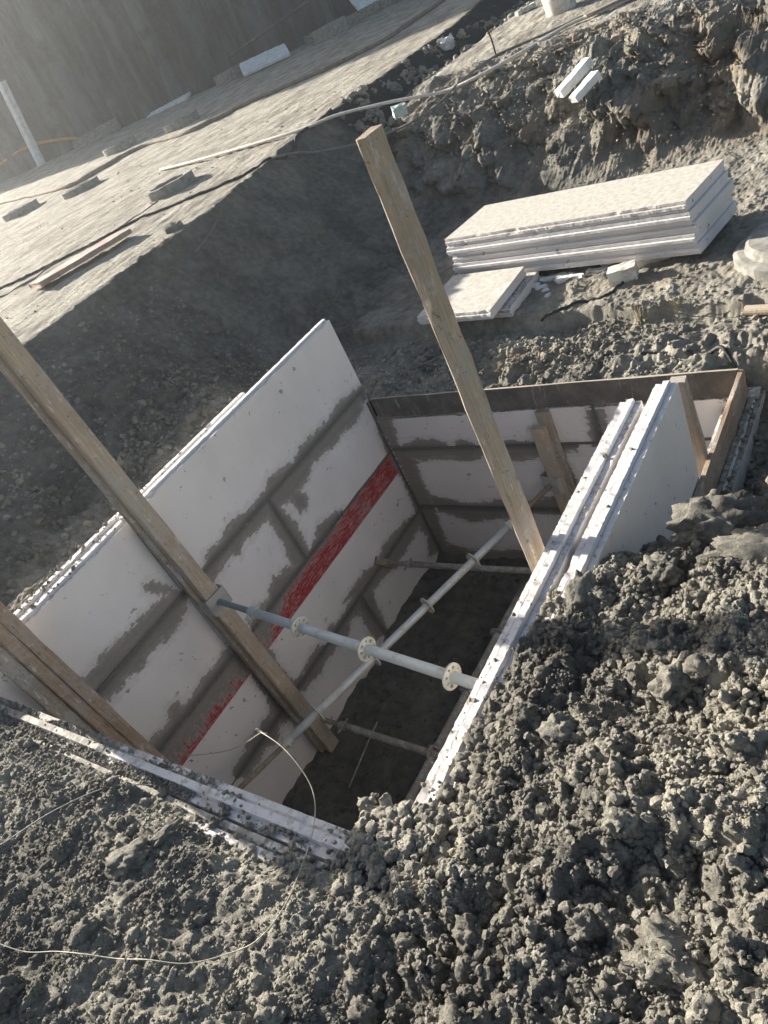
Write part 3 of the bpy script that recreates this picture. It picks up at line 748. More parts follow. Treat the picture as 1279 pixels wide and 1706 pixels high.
# ------------------------------------------------------------------ scaffold struts
def strut(label, p0, p1, discs, head0=None, head1=None, r=.0265, mt='tube', dm='disc', screw0=0, screw1=0, sm_='screw', headup=(0, 0, 1)):
    p0, p1 = Vector(p0), Vector(p1); d = (p1 - p0).normalized(); L = (p1 - p0).length
    t = thing('scaffold_strut', label, 'strut', p0)
    MB().tube(p0 + d * screw0, p1 - d * screw1, r, 24, 6).build('tube', M[mt], t, True)
    for q in discs: MB().rosette(p0 + d * q, d, r - .001, .062, .009, rnd.random()).build('rosette', M[dm], t)
    for a, s_, e in ((p0, screw0, 1), (p1, screw1, -1)):
        if s_:
            dd = d * e
            MB().tube(a, a + dd * (s_ + .03), .0165, 14, 1, .0022).build('jack_screw', M[sm_], t, True)
            nb = MB().tube(a + dd * (s_ - .012), a + dd * (s_ + .035), r + .006, 12).tube(a + dd * (s_ - .030), a + dd * (s_ - .010), r - .002, 6)
            x, y, _ = frame(d)
            nb.bar(a + dd * (s_ + .005) - x * .062, a + dd * (s_ + .005) + x * .062, .016, .014, d, 3)
            nb.build('wing_nut', M[dm], t)
    for a, hd in ((p0, head0), (p1, head1)):
        if hd:
            w, depth = hd; e = 1 if a is p0 else -1
            x, y, _ = frame(d, headup)
            pl = MB().bar(a - y * w / 2, a + y * w / 2, w * 1.15, .008, d, 4, .001)
            for q in (-1, 1):
                c = a + x * q * w * .575 - d * e * depth / 2
                pl.bar(c - y * w / 2, c + y * w / 2, .007, depth, d, 4, .001)
            pl.build('fork_head', M['plate'], t)
    return t
strut('upper cross strut of pale tube with three perforated discs, forked onto the left timber',
      (-3.585, 1.765, -2.405), (-1.32, 1.495, -2.40), (.765, 1.27, 1.80), head0=(.125, .06), screw0=.34)
strut('long lengthwise strut with four perforated discs passing under the upper cross strut',
      (-3.46, .62, -3.17), (-2.385, 3.735, -3.14), (1.05, 1.53, 2.02, 2.47), head1=(.13, .06), screw0=.80, screw1=.44, sm_='rust')
strut('low muddy cross strut near the pit floor in the near half',
      (-3.62, 1.86, -3.72), (-2.58, 1.82, -3.71), (1.0,), mt='tube_dark', dm='tube_dark', screw0=.22, r=.025, sm_='rust')
strut('muddy base tube running along the right side of the pit floor',
      (-2.63, 1.29, -3.72), (-2.60, 3.3, -3.72), (.03, .56, 1.02, 1.52), mt='tube_dark', dm='tube_dark', r=.027)
e = strut('low cross strut at the far end with a flat end plate on the left wall',
      (-3.735, 3.21, -3.52), (-1.4, 3.28, -3.52), (), mt='tube_dark', dm='tube_dark', screw0=.20, r=.024, sm_='rust')
MB().bar((-3.735, 3.12, -3.40), (-3.735, 3.29, -3.63), .06, .02, (1, 0, 0), 4).build('end_plate', M['wood_grey'], e)

# ------------------------------------------------------------------ panel stack on the trench floor and the offcuts round it
a = Vector((-3.68, 5.52, 0)); d = Vector((.985, -.172, 0)).normalized(); q = Vector((.172, .985, 0)).normalized()
lab = ['lowest white panel of the big stack, resting on two blocks', 'fourth white panel down in the big stack, second from its bottom', 'middle white panel, third down in the big stack behind the pit',
       'second white panel from the top of the big stack', 'top white panel of the big stack, crusted with dried mud']
for i in range(5):
    off = (0.0, .012, -.006, .010, .0)[i]; sh = (.01, -.006, .012, -.01, 0)[i]
    # edges face the camera: the length runs along d, height across the stack, thickness is vertical
    o = a + d * sh - q * (off - .0) + Vector((0, 0, -2.262 + .076 * i))
    L = 2.16 - (.03 if i == 4 else 0)
    # front = underside of the panel; the tongue (top of the profile) faces the viewer
    p = panel('stacked_panel', L, .64, .074, o + q * .64 + d * L + Vector((0, 0, 0)), -d, -q, (0, 0, -1), M['panel_dusty'], mud=1.9 if i == 4 else .3, chip=.0028 if i == 4 else .0012, flat=True, res=.012)
    tag(p, lab[i], 'wall panel', 'panels stacked on the trench floor')
def chunk(name, size, loc, rot, mat, wear=.006, seg=7, mud=None):
    """broken slab or block: box with worn, uneven faces"""
    sx, sy, sz = size; V = []; F = []; idx = {}
    import itertools
    n = (max(2, int(sx / .04)), max(2, int(sy / .04)), max(2, int(sz / .03)))
    for i, j, k in itertools.product(range(n[0] + 1), range(n[1] + 1), range(n[2] + 1)):
        if i in (0, n[0]) or j in (0, n[1]) or k in (0, n[2]):
            p = np.array([(i / n[0] - .5) * sx, (j / n[1] - .5) * sy, k / n[2] * sz])
            e = (i in (0, n[0])) + (j in (0, n[1])) + (k in (0, n[2]))
            p = p + rng.normal(0, wear * (.35, .35, .7, 1.0)[e], 3) - (p - [0, 0, sz / 2]) * (.02 * (e - 1)) * (e > 1)
            idx[i, j, k] = len(V); V.append(p)
    def quad(f): F.append(f)
    for ax in range(3):
        b, c = [t for t in range(3) if t != ax]
        for s_ in (0, n[ax]):
            for u in range(n[b]):
                for v in range(n[c]):
                    def K(uu, vv):
                        t = [0, 0, 0]; t[ax] = s_; t[b] = uu; t[c] = vv; return idx[tuple(t)]
                    f = [K(u, v), K(u + 1, v), K(u + 1, v + 1), K(u, v + 1)]
                    if (s_ == 0) == (ax != 1): f = f[::-1]
                    F.append(f)
    n_ = len(V)
    o = mesh_np(name, V, F, mat, None, False, {'mortar': np.full(n_, -1.), 'red': np.full(n_, -1.), 'jag': np.zeros(n_), 'joint': np.ones(n_), 'mud': np.full(n_, mud or 0.5)}, loc=loc)
    o.rotation_euler = rot
    return o
tag(chunk('concrete_block', (.20, .13, .115), (-2.07, 5.08, -2.335), (0, 0, .25), M['block'], .003), 'small pale block in the sun, in front of the big stack', 'block', 'blocks by the panel stack')
tag(chunk('concrete_block', (.30, .16, .13), (-1.97, 5.36, -2.345), (0, 0, .35), M['block'], .003), 'pale block half under the big stack, behind the sunlit one', 'block', 'blocks by the panel stack')
tag(chunk('concrete_block', (.30, .16, .13), (-3.35, 5.72, -2.345), (0, 0, -.1), M['block'], .003), 'block under the shaded left end of the big stack', 'block', 'blocks by the panel stack')
# the small pile of two cut panels
p = panel('cut_panel', .74, .70, .072, Vector((-2.90, 4.62, -2.247)) + Vector((-.03, .70, 0)), Vector((-.99, .14, 0)), Vector((.0, -1, 0)), (0, 0, -1), M['panel_dusty'], mud=1.3, chip=.003, flat=True, res=.012)
tag(p, 'upper cut white panel of the low pile, half in shadow', 'wall panel', 'cut panels in the low pile')
p = panel('cut_panel', .80, .62, .072, Vector((-2.86, 4.78, -2.332)) + Vector((.0, .62, 0)), Vector((-.985, .17, 0)), Vector((.0, -1, 0)), (0, 0, -1), M['panel'], mud=1.0, chip=.004, flat=True, res=.012)
tag(p, 'lower cut white panel of the low pile, poking out on the right', 'wall panel', 'cut panels in the low pile')
frag = [(-2.74, 5.36, .22, .07, .4), (-2.62, 5.31, .16, .09, 1.1), (-2.50, 5.27, .12, .05, .1), (-2.36, 5.33, .17, .05, .25), (-2.28, 5.44, .16, .05, .3), (-2.79, 5.22, .10, .05, .9),
        (-2.72, 5.13, .05, .035, .5), (-2.66, 5.04, .05, .03, 1.4), (-2.84, 5.24, .06, .06, .2)]
names = ['longest flat white splinter on the mud left of the sunlit block', 'white splinter lying crosswise among the panel chips', 'small white chip right of the long splinter', 'slim white shard nearest the blocks',
         'slim white shard at the foot of the big stack', 'white chip beside the low panel pile', 'thumb sized white chip in the shadow of the stack', 'lone white chip nearest the broken slab edge', 'stubby white chip touching the low panel pile']
for (x, y, L, w, r), nm in zip(frag, names):
    tag(chunk('panel_fragment', (L, w, .022), (x, y, hz(x, y) - .004), (rnd.uniform(-.1, .1), rnd.uniform(-.1, .1), r - .3), M['white'], .006), nm, 'fragment', 'broken bits of white panel')
# offcuts on the rear slope
for (p0, p1, w, th, nm) in (((-3.50, 8.13, -1.60), (-3.26, 8.47, -1.46), .125, .085, 'longer white offcut lying on the rear slope'),
                            ((-3.30, 7.96, -1.66), (-3.12, 8.22, -1.55), .115, .07, 'shorter white offcut to the right of the longer one on the rear slope')):
    tag(MB().bar(p0, p1, w, th, (0, 0, 1), 6, .003, .002).build('panel_offcut', M['white']), nm, 'offcut', 'offcuts on the rear slope')
tag(MB().tube((-1.16, 4.52, -2.40), (-.72, 4.40, -2.38), .032, 14, 6).build('timber_log', M['wood']), 'round timber end sticking in at the right edge of the trench floor', 'log')

# ------------------------------------------------------------------ concrete rings
def ring(x, y, R, h, label, tilt=0, lid=False):
    n = 44; prof = [(R, -.25), (R, h * .96), (R - .012, h), (R - .095, h), (R - .105, h * .95), (R - .105, -.25)]
    if lid: prof = [(R, -.25), (R, h * .5), (R - .03, h * .62), (R - .07, h * .66), (R - .075, h), (R - .1, h + .02), (.02, h + .03)]
    V = []; F = []; k = len(prof); zc = hz(x, y)
    for j in range(n):
        a = 2 * math.pi * j / n
        for r, z in prof:
            nn = .008 * pn2(np.array([r * math.cos(a) * 9 + x]), np.array([r * math.sin(a) * 9 + z * 9]), 3)[0]
            V.append(((r + nn) * math.cos(a), (r + nn) * math.sin(a), z + nn + tilt * r * math.cos(a)))
    for j in range(n):
        j2 = (j + 1) % n
        for i in range(k - 1): F.append([j * k + i, j2 * k + i, j2 * k + i + 1, j * k + i + 1])
    if lid: F.append([j * k + k - 1 for j in range(n)])
    o = mesh_np('concrete_ring', V, F, M['concrete'], None, False, loc=(x, y, zc))
    return tag(o, label, 'concrete ring', 'concrete rings cast in the ground')
ring(-8.62, 7.30, .36, .11, 'concrete ring on the pale plateau nearest the dark slope')
ring(-13.85, 9.72, .40, .11, 'concrete ring on the sunny plateau beyond the black cable, second from the slope')
ring(-15.7, 9.45, .40, .11, 'leftmost concrete ring on the plateau')
ring(-14.75, 13.75, .44, .16, 'concrete ring just beyond the brown hose, the right one of two')
ring(-17.05, 13.65, .44, .16, 'concrete ring just beyond the brown hose, the left one of two')
ring(-15.25, 21.2, .55, .34, 'concrete ring farthest back near the foot of the grey wall')
ring(-19.1, 20.6, .50, .30, 'concrete ring beside the white sheets at the foot of the grey wall')
ring(-.93, 5.12, .40, .10, 'round concrete cover on the trench floor at the right edge', lid=True)

# ------------------------------------------------------------------ hoses, cables and wires
def onground(P, dz): return [(x, y, hz(x, y) + dz) for x, y in P]
tag(hose('fire_hose', onground([(-10.5, 8.9), (-9.4, 8.65), (-7.75, 8.4), (-7.0, 8.42)], .03) + [(-6.6, 8.62, -1.06), (-6.0, 8.85, -1.17), (-5.55, 9.0, -1.27), (-5.3, 9.12, -1.33)] + onground([(-4.85, 9.23), (-4.42, 9.74), (-4.07, 10.28), (-3.67, 10.45), (-3.1, 10.9)], .03), .036, M['hose_pale'], .55, 12, 14),
    'flat pale canvas hose crossing the corner of the cut behind the tall post', 'hose')
tag(hose('water_hose', [(x, y, 0) for x, y in [(-22.5, 12.2), (-20.2, 11.8), (-17.4, 11.05), (-15.35, 10.6), (-15.2, 11.4), (-14.9, 12.5), (-12.77, 12.05), (-12.2, 13.0), (-11.24, 13.35), (-10.2, 13.9), (-9.56, 14.8), (-9.8, 18.0), (-9.9, 20)]], .045, M['hose_brown'], 1, 8, 14, drape=.03),
    'long muddy brown hose lying across the middle of the pale plateau', 'hose')
tag(hose('power_cable', [(x, y, 0) for x, y in [(-10.2, 4.5), (-9.33, 4.77), (-8.8, 5.17), (-8.44, 5.69), (-8.2, 6.13), (-7.4, 6.5), (-6.95, 6.9), (-6.75, 7.45), (-6.9, 8.1), (-7.02, 9.1)]], .016, M['black'], 1, 8, 12, drape=.012),
    'thick black cable along the plateau above the dark slope', 'cable')
tag(hose('power_cable', [(x, y, 0) for x, y in [(-9.8, 4.3), (-8.93, 4.51), (-8.74, 4.84), (-8.69, 5.29), (-8.4, 5.72), (-8.45, 6.5), (-8.5, 6.9)]], .008, M['hose_brown'], 1, 6, 12, drape=.006),
    'thin brown cable looping from the nearest concrete ring', 'cable')
tag(hose('power_cable', [(-6.72, 7.3, -1.06), (-6.6, 7.55, -1.13), (-6.4, 7.7, -1.23), (-6.25, 8.0, -1.33), (-6.1, 8.25, -1.40), (-5.75, 8.4, -1.43), (-5.35, 8.5, -1.40), (-5.25, 8.9, -1.38)] + onground([(-5.12, 9.22), (-4.93, 9.91), (-4.47, 10.29), (-3.96, 10.63), (-3.5, 11.2)], .015), .014, M['cable'], 1, 8, 12),
    'slack grey cable drooping over the cut and up past the steel bar', 'cable')
tag(hose('steel_bar', [(-4.94, 9.93, -1.45), (-4.93, 9.93, -1.1), (-4.95, 9.91, -.93)], .011, M['steel'], 1, 6, 4), 'thin dark steel bar stuck upright in the rear strip beside the grey cable', 'bar')
tag(hose('drain_pipe', onground([(-1.70, 4.13), (-1.55, 4.14), (-1.42, 4.12), (-1.3, 4.1), (-1.2, 4.07), (-1.12, 3.98), (-1.06, 3.84)], .012), .012, M['black'], 1, 8, 10), 'short black cable curving to the right end of the black plywood', 'cable')
tag(hose('power_cable', [(x, y, 0) for x, y in [(-2.05, 5.0), (-2.14, 4.87), (-2.32, 4.86), (-2.42, 4.80), (-2.51, 4.735), (-2.6, 4.72)]], .011, M['black'], 1, 8, 10, drape=.008), 'black cable from the sunlit block to the broken slab edge', 'cable')
tag(hose('tie_wire', [(-3.90, 3.97, -2.2), (-3.69, 4.07, -2.30), (-3.47, 4.19, -2.34), (-3.26, 4.31, -2.33)], .004, M['cable'], 1, 6, 10), 'thin wire on the shaded floor just past the far left corner', 'wire')
tag(hose('thin_stick', [(-6.32, 5.70, -1.18), (-6.25, 5.42, -1.24), (-6.18, 5.1, -1.28)], .008, M['cable'], 1, 6, 6), 'thin stick lying on the dark slope under the plateau', 'stick')
W1 = [(-3.60, .98, -2.88), (-2.75, .93, -2.42), (-2.2, .88, -2.02), (-1.93, .78, -1.77), (-1.74, .73, -1.74), (-1.60, .66, -1.78), (-1.53, .56, -1.80)] 
W1 += onground([(-1.49, .44), (-1.45, .33), (-1.47, .24), (-1.53, .184), (-1.644, .102), (-1.77, .055), (-1.895, .02), (-2.02, -.02), (-2.14, -.053), (-2.26, -.10), (-2.394, -.128), (-2.6, -.15)], .022)
tw = hose('tie_wire', W1, .0017, M['wire'], 1, 8, 14)
tag(tw, 'long pale tie wire arching out of the pit and looping over the near soil', 'wire')
kn = hose('wire_knot', [(-1.975, .80, -1.80), (-1.955, .785, -1.772), (-1.94, .79, -1.787), (-1.93, .775, -1.762), (-1.915, .785, -1.782), (-1.90, .77, -1.755), (-1.88, .775, -1.755)], .0019, M['wire'], 1, 8, 8)
kn.parent = tw
tag(hose('tie_wire', [(-2.9, -.02, -1.78), (-2.745, .077, -1.775), (-2.60, .265, -1.77), (-2.454, .42, -1.79), (-2.3, .50, -1.83)], .0022, M['cable'], 1, 6, 10), 'thin dark wire across the soil at the left edge below the near wall', 'wire')
tag(hose('thin_rod', [(-3.25, 1.54, -3.93), (-3.30, 1.85, -3.93), (-3.32, 2.05, -3.92)], .006, M['tube_dark'], 1, 6, 6), 'thin bent rod lying on the dark pit floor', 'rod')
tag(hose('orange_rope', [(-31, 16.0, .30), (-29.0, 17.2, .50), (-27.2, 18.1, .62), (-25.5, 18.6, .25), (-24.8, 18.8, -.1)], .05, M['orange'], 1, 6, 10), 'orange rope sagging past the far white post', 'rope')

# ------------------------------------------------------------------ odds and ends on the plateau
tag(chunk('foam_brick', (.17, .12, .12), (-5.62, 8.50, hz(-5.62, 8.50) + .19), (.1, .1, .7), M['foam'], .006), 'pale green foam brick at the corner of the cut behind the post top', 'brick')
pk = MB().bar((-7.86, 4.36, -.945), (-7.58, 5.52, -.955), .36, .05, (0, 0, 1), 10, .003, .002)
pl_ = pk.build('plywood_board', M['redply']); tag(pl_, 'dusty reddish plywood strip lying on the pale plateau', 'board')
tag(chunk('soil_clod', (.20, .12, .07), (-6.66, 5.40, hz(-6.66, 5.40) - .01), (0, 0, 1.1), M['clod'], .012), 'dark clod on the brink of the plateau above the dark slope', 'clod')
tag(chunk('plastic_bag', (.22, .16, .14), (-6.95, 12.45, hz(-6.95, 12.45)), (.3, .2, .7), M['white'], .03), 'crumpled white scrap in the shaded gully', 'scrap')
tag(chunk('timber_scrap', (.34, .10, .07), (-5.75, 12.95, hz(-5.75, 12.95)), (0, 0, .9), M['block'], .008), 'small yellowish scrap on the ground beside the gully near the top edge', 'scrap')
n = 28
V = []; F = []
for (r, z) in ((.20, -.1), (.215, .12), (.235, .40), (.225, .40), (.20, .12), (.19, .02)):
    for j in range(n): V.append((r * math.cos(2 * math.pi * j / n), r * math.sin(2 * math.pi * j / n), z))
for i in range(5):
    for j in range(n): F.append([i * n + j, i * n + (j + 1) % n, i * n + n + (j + 1) % n, i * n + n + j])
F.append([5 * n + j for j in range(n)])
tag(mesh_np('bucket', V, F, M['block'], None, True, loc=(-4.72, 11.75, hz(-4.72, 11.75))), 'pale bucket cut off by the top edge of the picture', 'bucket')
tag(MB().bar((-3.9, 10.35, -1.30), (-2.9, 11.0, -1.32), .16, .03, (0, 0, 1), 6).build('timber_board', M['wood_grey']), 'grey board lying past the canvas hose at the top edge', 'board')

# ------------------------------------------------------------------ far grey wall and the things along its foot
foot = np.array([(-33.5, 14.9), (-29.2, 17.3), (-23.8, 19.7), (-19.2, 21.6), (-16.3, 23.9), (-13, 27.5), (-8, 35), (0, 52)], float)
seg = np.hypot(*np.diff(foot, axis=0).T); cum = np.concatenate([[0], np.cumsum(seg)])
sN = np.arange(0, cum[-1], .12); hN = np.linspace(-1.2, 7.5, 60)
fxx = np.interp(sN, cum, foot[:, 0]); fyy = np.interp(sN, cum, foot[:, 1])
tx = np.gradient(fxx); ty = np.gradient(fyy); tl = np.hypot(tx, ty); nxn, nyn = ty / tl, -tx / tl      # towards the plateau
S, HH = np.meshgrid(np.arange(len(sN)), hN, indexing='ij'); s_ = sN[S.ravel()]; h_ = HH.ravel(); si = S.ravel()
dep = .20 * np.abs(np.sin(s_ * math.pi / 1.15)) + .10 * fbm(s_ * .9, h_ * .12, 4, 301) + .06 * fbm(s_ * 2.2, h_ * 1.2, 4, 305) - .10 * h_
Vw = np.stack([fxx[si] + nxn[si] * dep, fyy[si] + nyn[si] * dep, h_], 1)
na, nb = len(sN), len(hN)
back = Vw.copy(); 
I, J = np.meshgrid(np.arange(na - 1), np.arange(nb - 1), indexing='ij'); I = I.ravel(); J = J.ravel()
Fw = np.stack([I * nb + J, (I + 1) * nb + J, (I + 1) * nb + J + 1, I * nb + J + 1], 1)
# give it a top and a back two metres behind
topi = np.arange(na) * nb + nb - 1
Vt = np.stack([fxx - nxn * 2.5, fyy - nyn * 2.5, np.full(na, 7.2)], 1); Vb = Vt.copy(); Vb[:, 2] = -1.2
o1 = len(Vw); o2 = o1 + na; i = np.arange(na - 1)
Fw = np.concatenate([Fw, np.stack([topi[:-1], topi[1:], o1 + i + 1, o1 + i], 1), np.stack([o1 + i, o1 + i + 1, o2 + i + 1, o2 + i], 1)])
rw = mesh_np('retaining_wall', np.concatenate([Vw, Vt, Vb]), Fw, M['retain'], None, True)
tag(rw, 'tall grey sprayed concrete retaining wall with vertical ribs behind the plateau', 'wall')
tag(MB().bar((-26.9, 17.95, -.3), (-26.55, 18.2, 2.62), .24, .24, (0, 1, 0), 8, .01, .003).build('marker_post', M['white']), 'tall white square post leaning before the far grey wall', 'post')
tag(chunk('concrete_block', (1.6, .7, .35), (-24.0, 18.6, hz(-24.0, 18.6) - .02), (0, 0, .55), M['concrete'], .03), 'pale concrete lump beside the foot of the far white post', 'block')
tag(chunk('foam_sheet', (1.5, .9, .10), (-16.9, 19.9, hz(-16.9, 19.9) + .15), (.30, .05, .72), M['white'], .006), 'big white sheet tipped against the foot of the grey wall', 'sheet')
tag(chunk('foam_sheet', (1.6, .6, .10), (-21.6, 20.0, hz(-21.6, 20.0)), (.1, 0, .5), M['white'], .006), 'small pale sheet lying left of the ring at the wall foot', 'sheet')
tag(MB().bar((-18.9, 20.6, .12), (-16.2, 22.0, .42), .5, .05, (0, 0, 1), 6).build('plywood_board', M['ply']), 'dark board lying over the big white sheet by the grey wall', 'board')
tag(chunk('foam_sheet', (1.4, .9, .10), (-15.4, 24.2, hz(-15.4, 24.2) + .35), (.7, 0, .9), M['white'], .006), 'white sheet leaning on the grey wall near the top edge', 'sheet')
for i_, (x, y, L) in enumerate(((-18.0, 20.95, .9), (-16.2, 22.15, 1.2), (-15.3, 23.0, 1.2), (-14.5, 24.0, 1.3), (-13.6, 25.2, 1.3))):
    tag(chunk('sandbag', (L, .45, .24), (x, y, hz(x, y)), (0, 0, .82), M['concrete'], .03), ['pale bag behind the big white sheet', 'pale bag right of the big white sheet', 'middle pale bag of the row at the wall foot', 'pale bag below the leaning white sheet', 'last pale bag of the row, at the top edge'][i_], 'bag', 'bags along the wall foot')
for (x, y, hgt) in ((-1.84, 4.60, .17), (-1.58, 4.61, .16)):
    g = MB()
    for b_ in range(9):
        p = Vector((x + rnd.gauss(0, .012), y + rnd.gauss(0, .012), hz(x, y) - .01)); t_ = p + Vector((rnd.gauss(0, .03), rnd.gauss(0, .03), hgt * rnd.uniform(.6, 1)))
        g.bar(p, t_, .005, .0015, (1, 0, 0), 4, .0003, .0004)
    tag(g.build('dry_weed', M['straw']), 'dry weed on the broken slab edge, %s of two' % ('left' if x < -1.7 else 'right'), 'weed', 'dry weeds on the slab edge')

# ------------------------------------------------------------------ soil clods: crumbly lumps of every size, plus the few big ones as things of their own
import bmesh
def ico(sub):
    b = bmesh.new(); bmesh.ops.create_icosphere(b, subdivisions=sub, radius=1.0)
    V = np.array([v.co[:] for v in b.verts]); F = np.array([[v.index for v in f.verts] for f in b.faces]); b.free(); return V, F
def clod_shape(sub, seed):
    V, F = ico(sub); r = np.random.default_rng(seed)
    o = r.uniform(-50, 50, 3)
    bl = lambda f, k: np.abs(vn3(V * f + o, seed + k)) - .25
    d = 1 + (.34 * bl(2.6, 11) if sub > 1 else 0) + (.26 * bl(5.2, 12) if sub > 2 else .1) + (.18 * bl(10, 13) if sub > 3 else 0) + .24 * vn3(V * 1.3 + o, seed) + .20 * vn3(V * 2.9 + o, seed + 1) + (.13 * vn3(V * 6 + o, seed + 2) if sub > 1 else 0) + (.08 * vn3(V * 12 + o, seed + 3) if sub > 2 else 0) + (.05 * vn3(V * 24 + o, seed + 4) if sub > 3 else 0)
    # a couple of broken facets
    V = V * d[:, None]
    for k in range(2):
        n = r.normal(0, 1, 3); n /= np.linalg.norm(n); c = r.uniform(.62, .95); h = V @ n
        V = V - np.where(h > c, (h - c) * .85, 0)[:, None] * n
    V = V * r.uniform(.62, 1.25, 3)
    if sub < 3: V = V + r.normal(0, .11, V.shape)
    elif sub > 2: V = V + r.normal(0, .018, V.shape)
    return V, F
SH = {1: [clod_shape(1, 400 + i) for i in range(10)], 2: [clod_shape(2, 100 + i) for i in range(14)], 3: [clod_shape(3, 200 + i) for i in range(14)], 4: [clod_shape(4, 300 + i) for i in range(6)]}
def rotm(n):
    q = rng.normal(0, 1, (n, 4)); q /= np.linalg.norm(q, axis=1)[:, None]; w, x, y, z = q.T
    return np.stack([np.stack([1 - 2 * (y * y + z * z), 2 * (x * y - z * w), 2 * (x * z + y * w)], -1), np.stack([2 * (x * y + z * w), 1 - 2 * (x * x + z * z), 2 * (y * z - x * w)], -1), np.stack([2 * (x * z - y * w), 2 * (y * z + x * w), 1 - 2 * (x * x + y * y)], -1)], 1)
def clods(name, label, P, R, mat=None, lod=None, cat='soil'):
    """P centres (n,3), R radii (n)"""
    Vs, Fs, Sm, o = [], [], [], 0
    lev = np.where(R > .034, 4, np.where(R > .017, 3, np.where(R > .0095, 2, 1))) if lod is None else np.full(len(R), lod)
    for L in (1, 2, 3, 4):
        for k, (V, F) in enumerate(SH[L]):
            ids = np.nonzero((lev == L) & (np.arange(len(R)) % len(SH[L]) == k))[0]
            if not len(ids): continue
            A = rotm(len(ids)) * R[ids][:, None, None]
            W = np.einsum('nij,vj->nvi', A, V); W[:, :, 2] *= .85; W += P[ids][:, None, :]
            Vs.append(W.reshape(-1, 3)); Fs.append((F[None] + (np.arange(len(ids)) * len(V))[:, None, None] + o).reshape(-1, 3)); o += len(ids) * len(V); Sm.append(np.full(len(ids) * len(F), L > 2))
    ob = mesh_np(name, np.concatenate(Vs), np.concatenate(Fs), mat or M['clod'], None, np.concatenate(Sm))
    return tag(ob, label, cat, kind='stuff')
def power(n, a, b, k): u = rng.random(n); return (a ** (1 - k) + u * (b ** (1 - k) - a ** (1 - k))) ** (1 / (1 - k))
def spread(n, x0, x1, y0, y1, a, b, k, sink=.35, keepf=None):
    x = rng.uniform(x0, x1, n); y = rng.uniform(y0, y1, n); r = power(n, a, b, k)
    ok = ~in_hole(x, y)
    if keepf is not None: ok &= rng.random(n) < keepf(x, y)
    x, y, r = x[ok], y[ok], r[ok]
    return np.stack([x, y, H(x, y) + r * (.5 - sink)], 1), r
def clump(x, y, s): return sm(-.25, .45, fbm(x * s, y * s, 3, 777))
A = []
# the loose heap on the right
right = lambda x, y: sm(-1.25, -1.0, x) * sm(3.0, 2.2, y - .3 * (x + 1))
A.append(spread(70000, -1.3, .25, -.2, 2.9, .0035, .014, 2.3, .3, lambda x, y: right(x, y) * (.35 + .65 * clump(x, y, 5))))
A.append(spread(900, -1.15, .25, -.2, 2.9, .012, .034, 2.6, .35, lambda x, y: right(x, y) * (.3 + .7 * clump(x, y, 4))))
A.append(spread(70, -1.12, .25, -.1, 2.5, .034, .075, 2.2, .55, lambda x, y: right(x, y) * clump(x, y, 3)))
# in front of the near wall, flatter
front = lambda x, y: sm(-.9, -1.2, x)
A.append(spread(34000, -3.4, -.9, -.6, .56, .003, .009, 2.4, .3, lambda x, y: front(x, y) * (.25 + .75 * clump(x, y, 5))))
A.append(spread(900, -3.4, -.9, -.6, .46, .009, .024, 2.6, .4, lambda x, y: front(x, y) * clump(x, y, 4)))
A.append(spread(30, -3.2, -.9, -.5, .36, .028, .046, 2.2, .5, lambda x, y: front(x, y) * clump(x, y, 3)))
P = np.concatenate([a[0] for a in A]); R = np.concatenate([a[1] for a in A])
bigi = np.nonzero(R > .016)[0]; cnt = np.minimum(60, (R[bigi] / .016) ** 2 * 14).astype(int); par = np.repeat(bigi, cnt)
dv = rng.normal(0, 1, (len(par), 3)); dv[:, 2] = np.abs(dv[:, 2]); dv /= np.linalg.norm(dv, axis=1)[:, None]
P = np.concatenate([P, P[par] + dv * R[par][:, None] * .92]); R = np.concatenate([R, power(len(par), .0025, .007, 2.2)])
clods('soil_clods', 'loose crumbly grey soil clods heaped round the near and right edges of the pit', P, R)
# crumbs lying on the panel tops
A = []
def strip(n, x0, x1, y0, y1, z, a=.003, b=.011, keepf=None):
    x = rng.uniform(x0, x1, n); y = rng.uniform(y0, y1, n); r = power(n, a, b, 2.4)
    if keepf is not None: o = rng.random(n) < keepf(x, y); x, y, r = x[o], y[o], r[o]
    A.append((np.stack([x, y, z + r * .4], 1), r))
strip(180, -1.31, -1.20, .66, 2.83, -1.872, .003, .010, lambda x, y: .12 + sm(1.7, .9, y) * .9)
strip(180, -1.185, -1.09, .70, 2.95, -1.870, .003, .010, lambda x, y: .10 + sm(1.9, 1.3, y) * .9)
strip(900, -1.22, -1.05, .62, 1.55, -1.872, .008, .026, lambda x, y: sm(1.56, 1.05, y) * (.4 + .6 * sm(-1.22, -1.12, x)))
strip(9000, -3.7, -2.0, .39, .605, -1.852, .002, .007, lambda x, y: sm(.05, .6, clump(x, y, 5)) * sm(-1.7, -2.6, x))
strip(2500, -3.7, -1.2, .50, .54, -1.852, .003, .009, lambda x, y: clump(x, y, 6))
strip(1400, -3.7, -1.2, .39, .60, -1.85, .003, .011, lambda x, y: clump(x, y, 4))
strip(500, -3.7, -1.25, .38, .50, -1.84, .006, .018, lambda x, y: clump(x, y, 3))
strip(900, -1.45, -1.12, .38, .74, -1.85, .006, .026, lambda x, y: sm(-1.47, -1.36, x) * sm(.78, .66, y))
strip(500, -1.42, -1.15, .40, .66, -1.825, .006, .020, lambda x, y: sm(-1.44, -1.30, x))
strip(500, -3.98, -3.76, .6, 2.0, -1.69, .003, .014, lambda x, y: sm(2.0, 1.2, y) * (.3 + .7 * sm(-3.76, -3.86, x)))
strip(200, -3.98, -3.76, 1.7, 3.4, -1.685, .003, .008, lambda x, y: sm(3.4, 2.0, y))
strip(220, -1.07, -.98, 2.6, 3.9, -2.585, .004, .014)
P = np.concatenate([a[0] for a in A]); R = np.concatenate([a[1] for a in A])
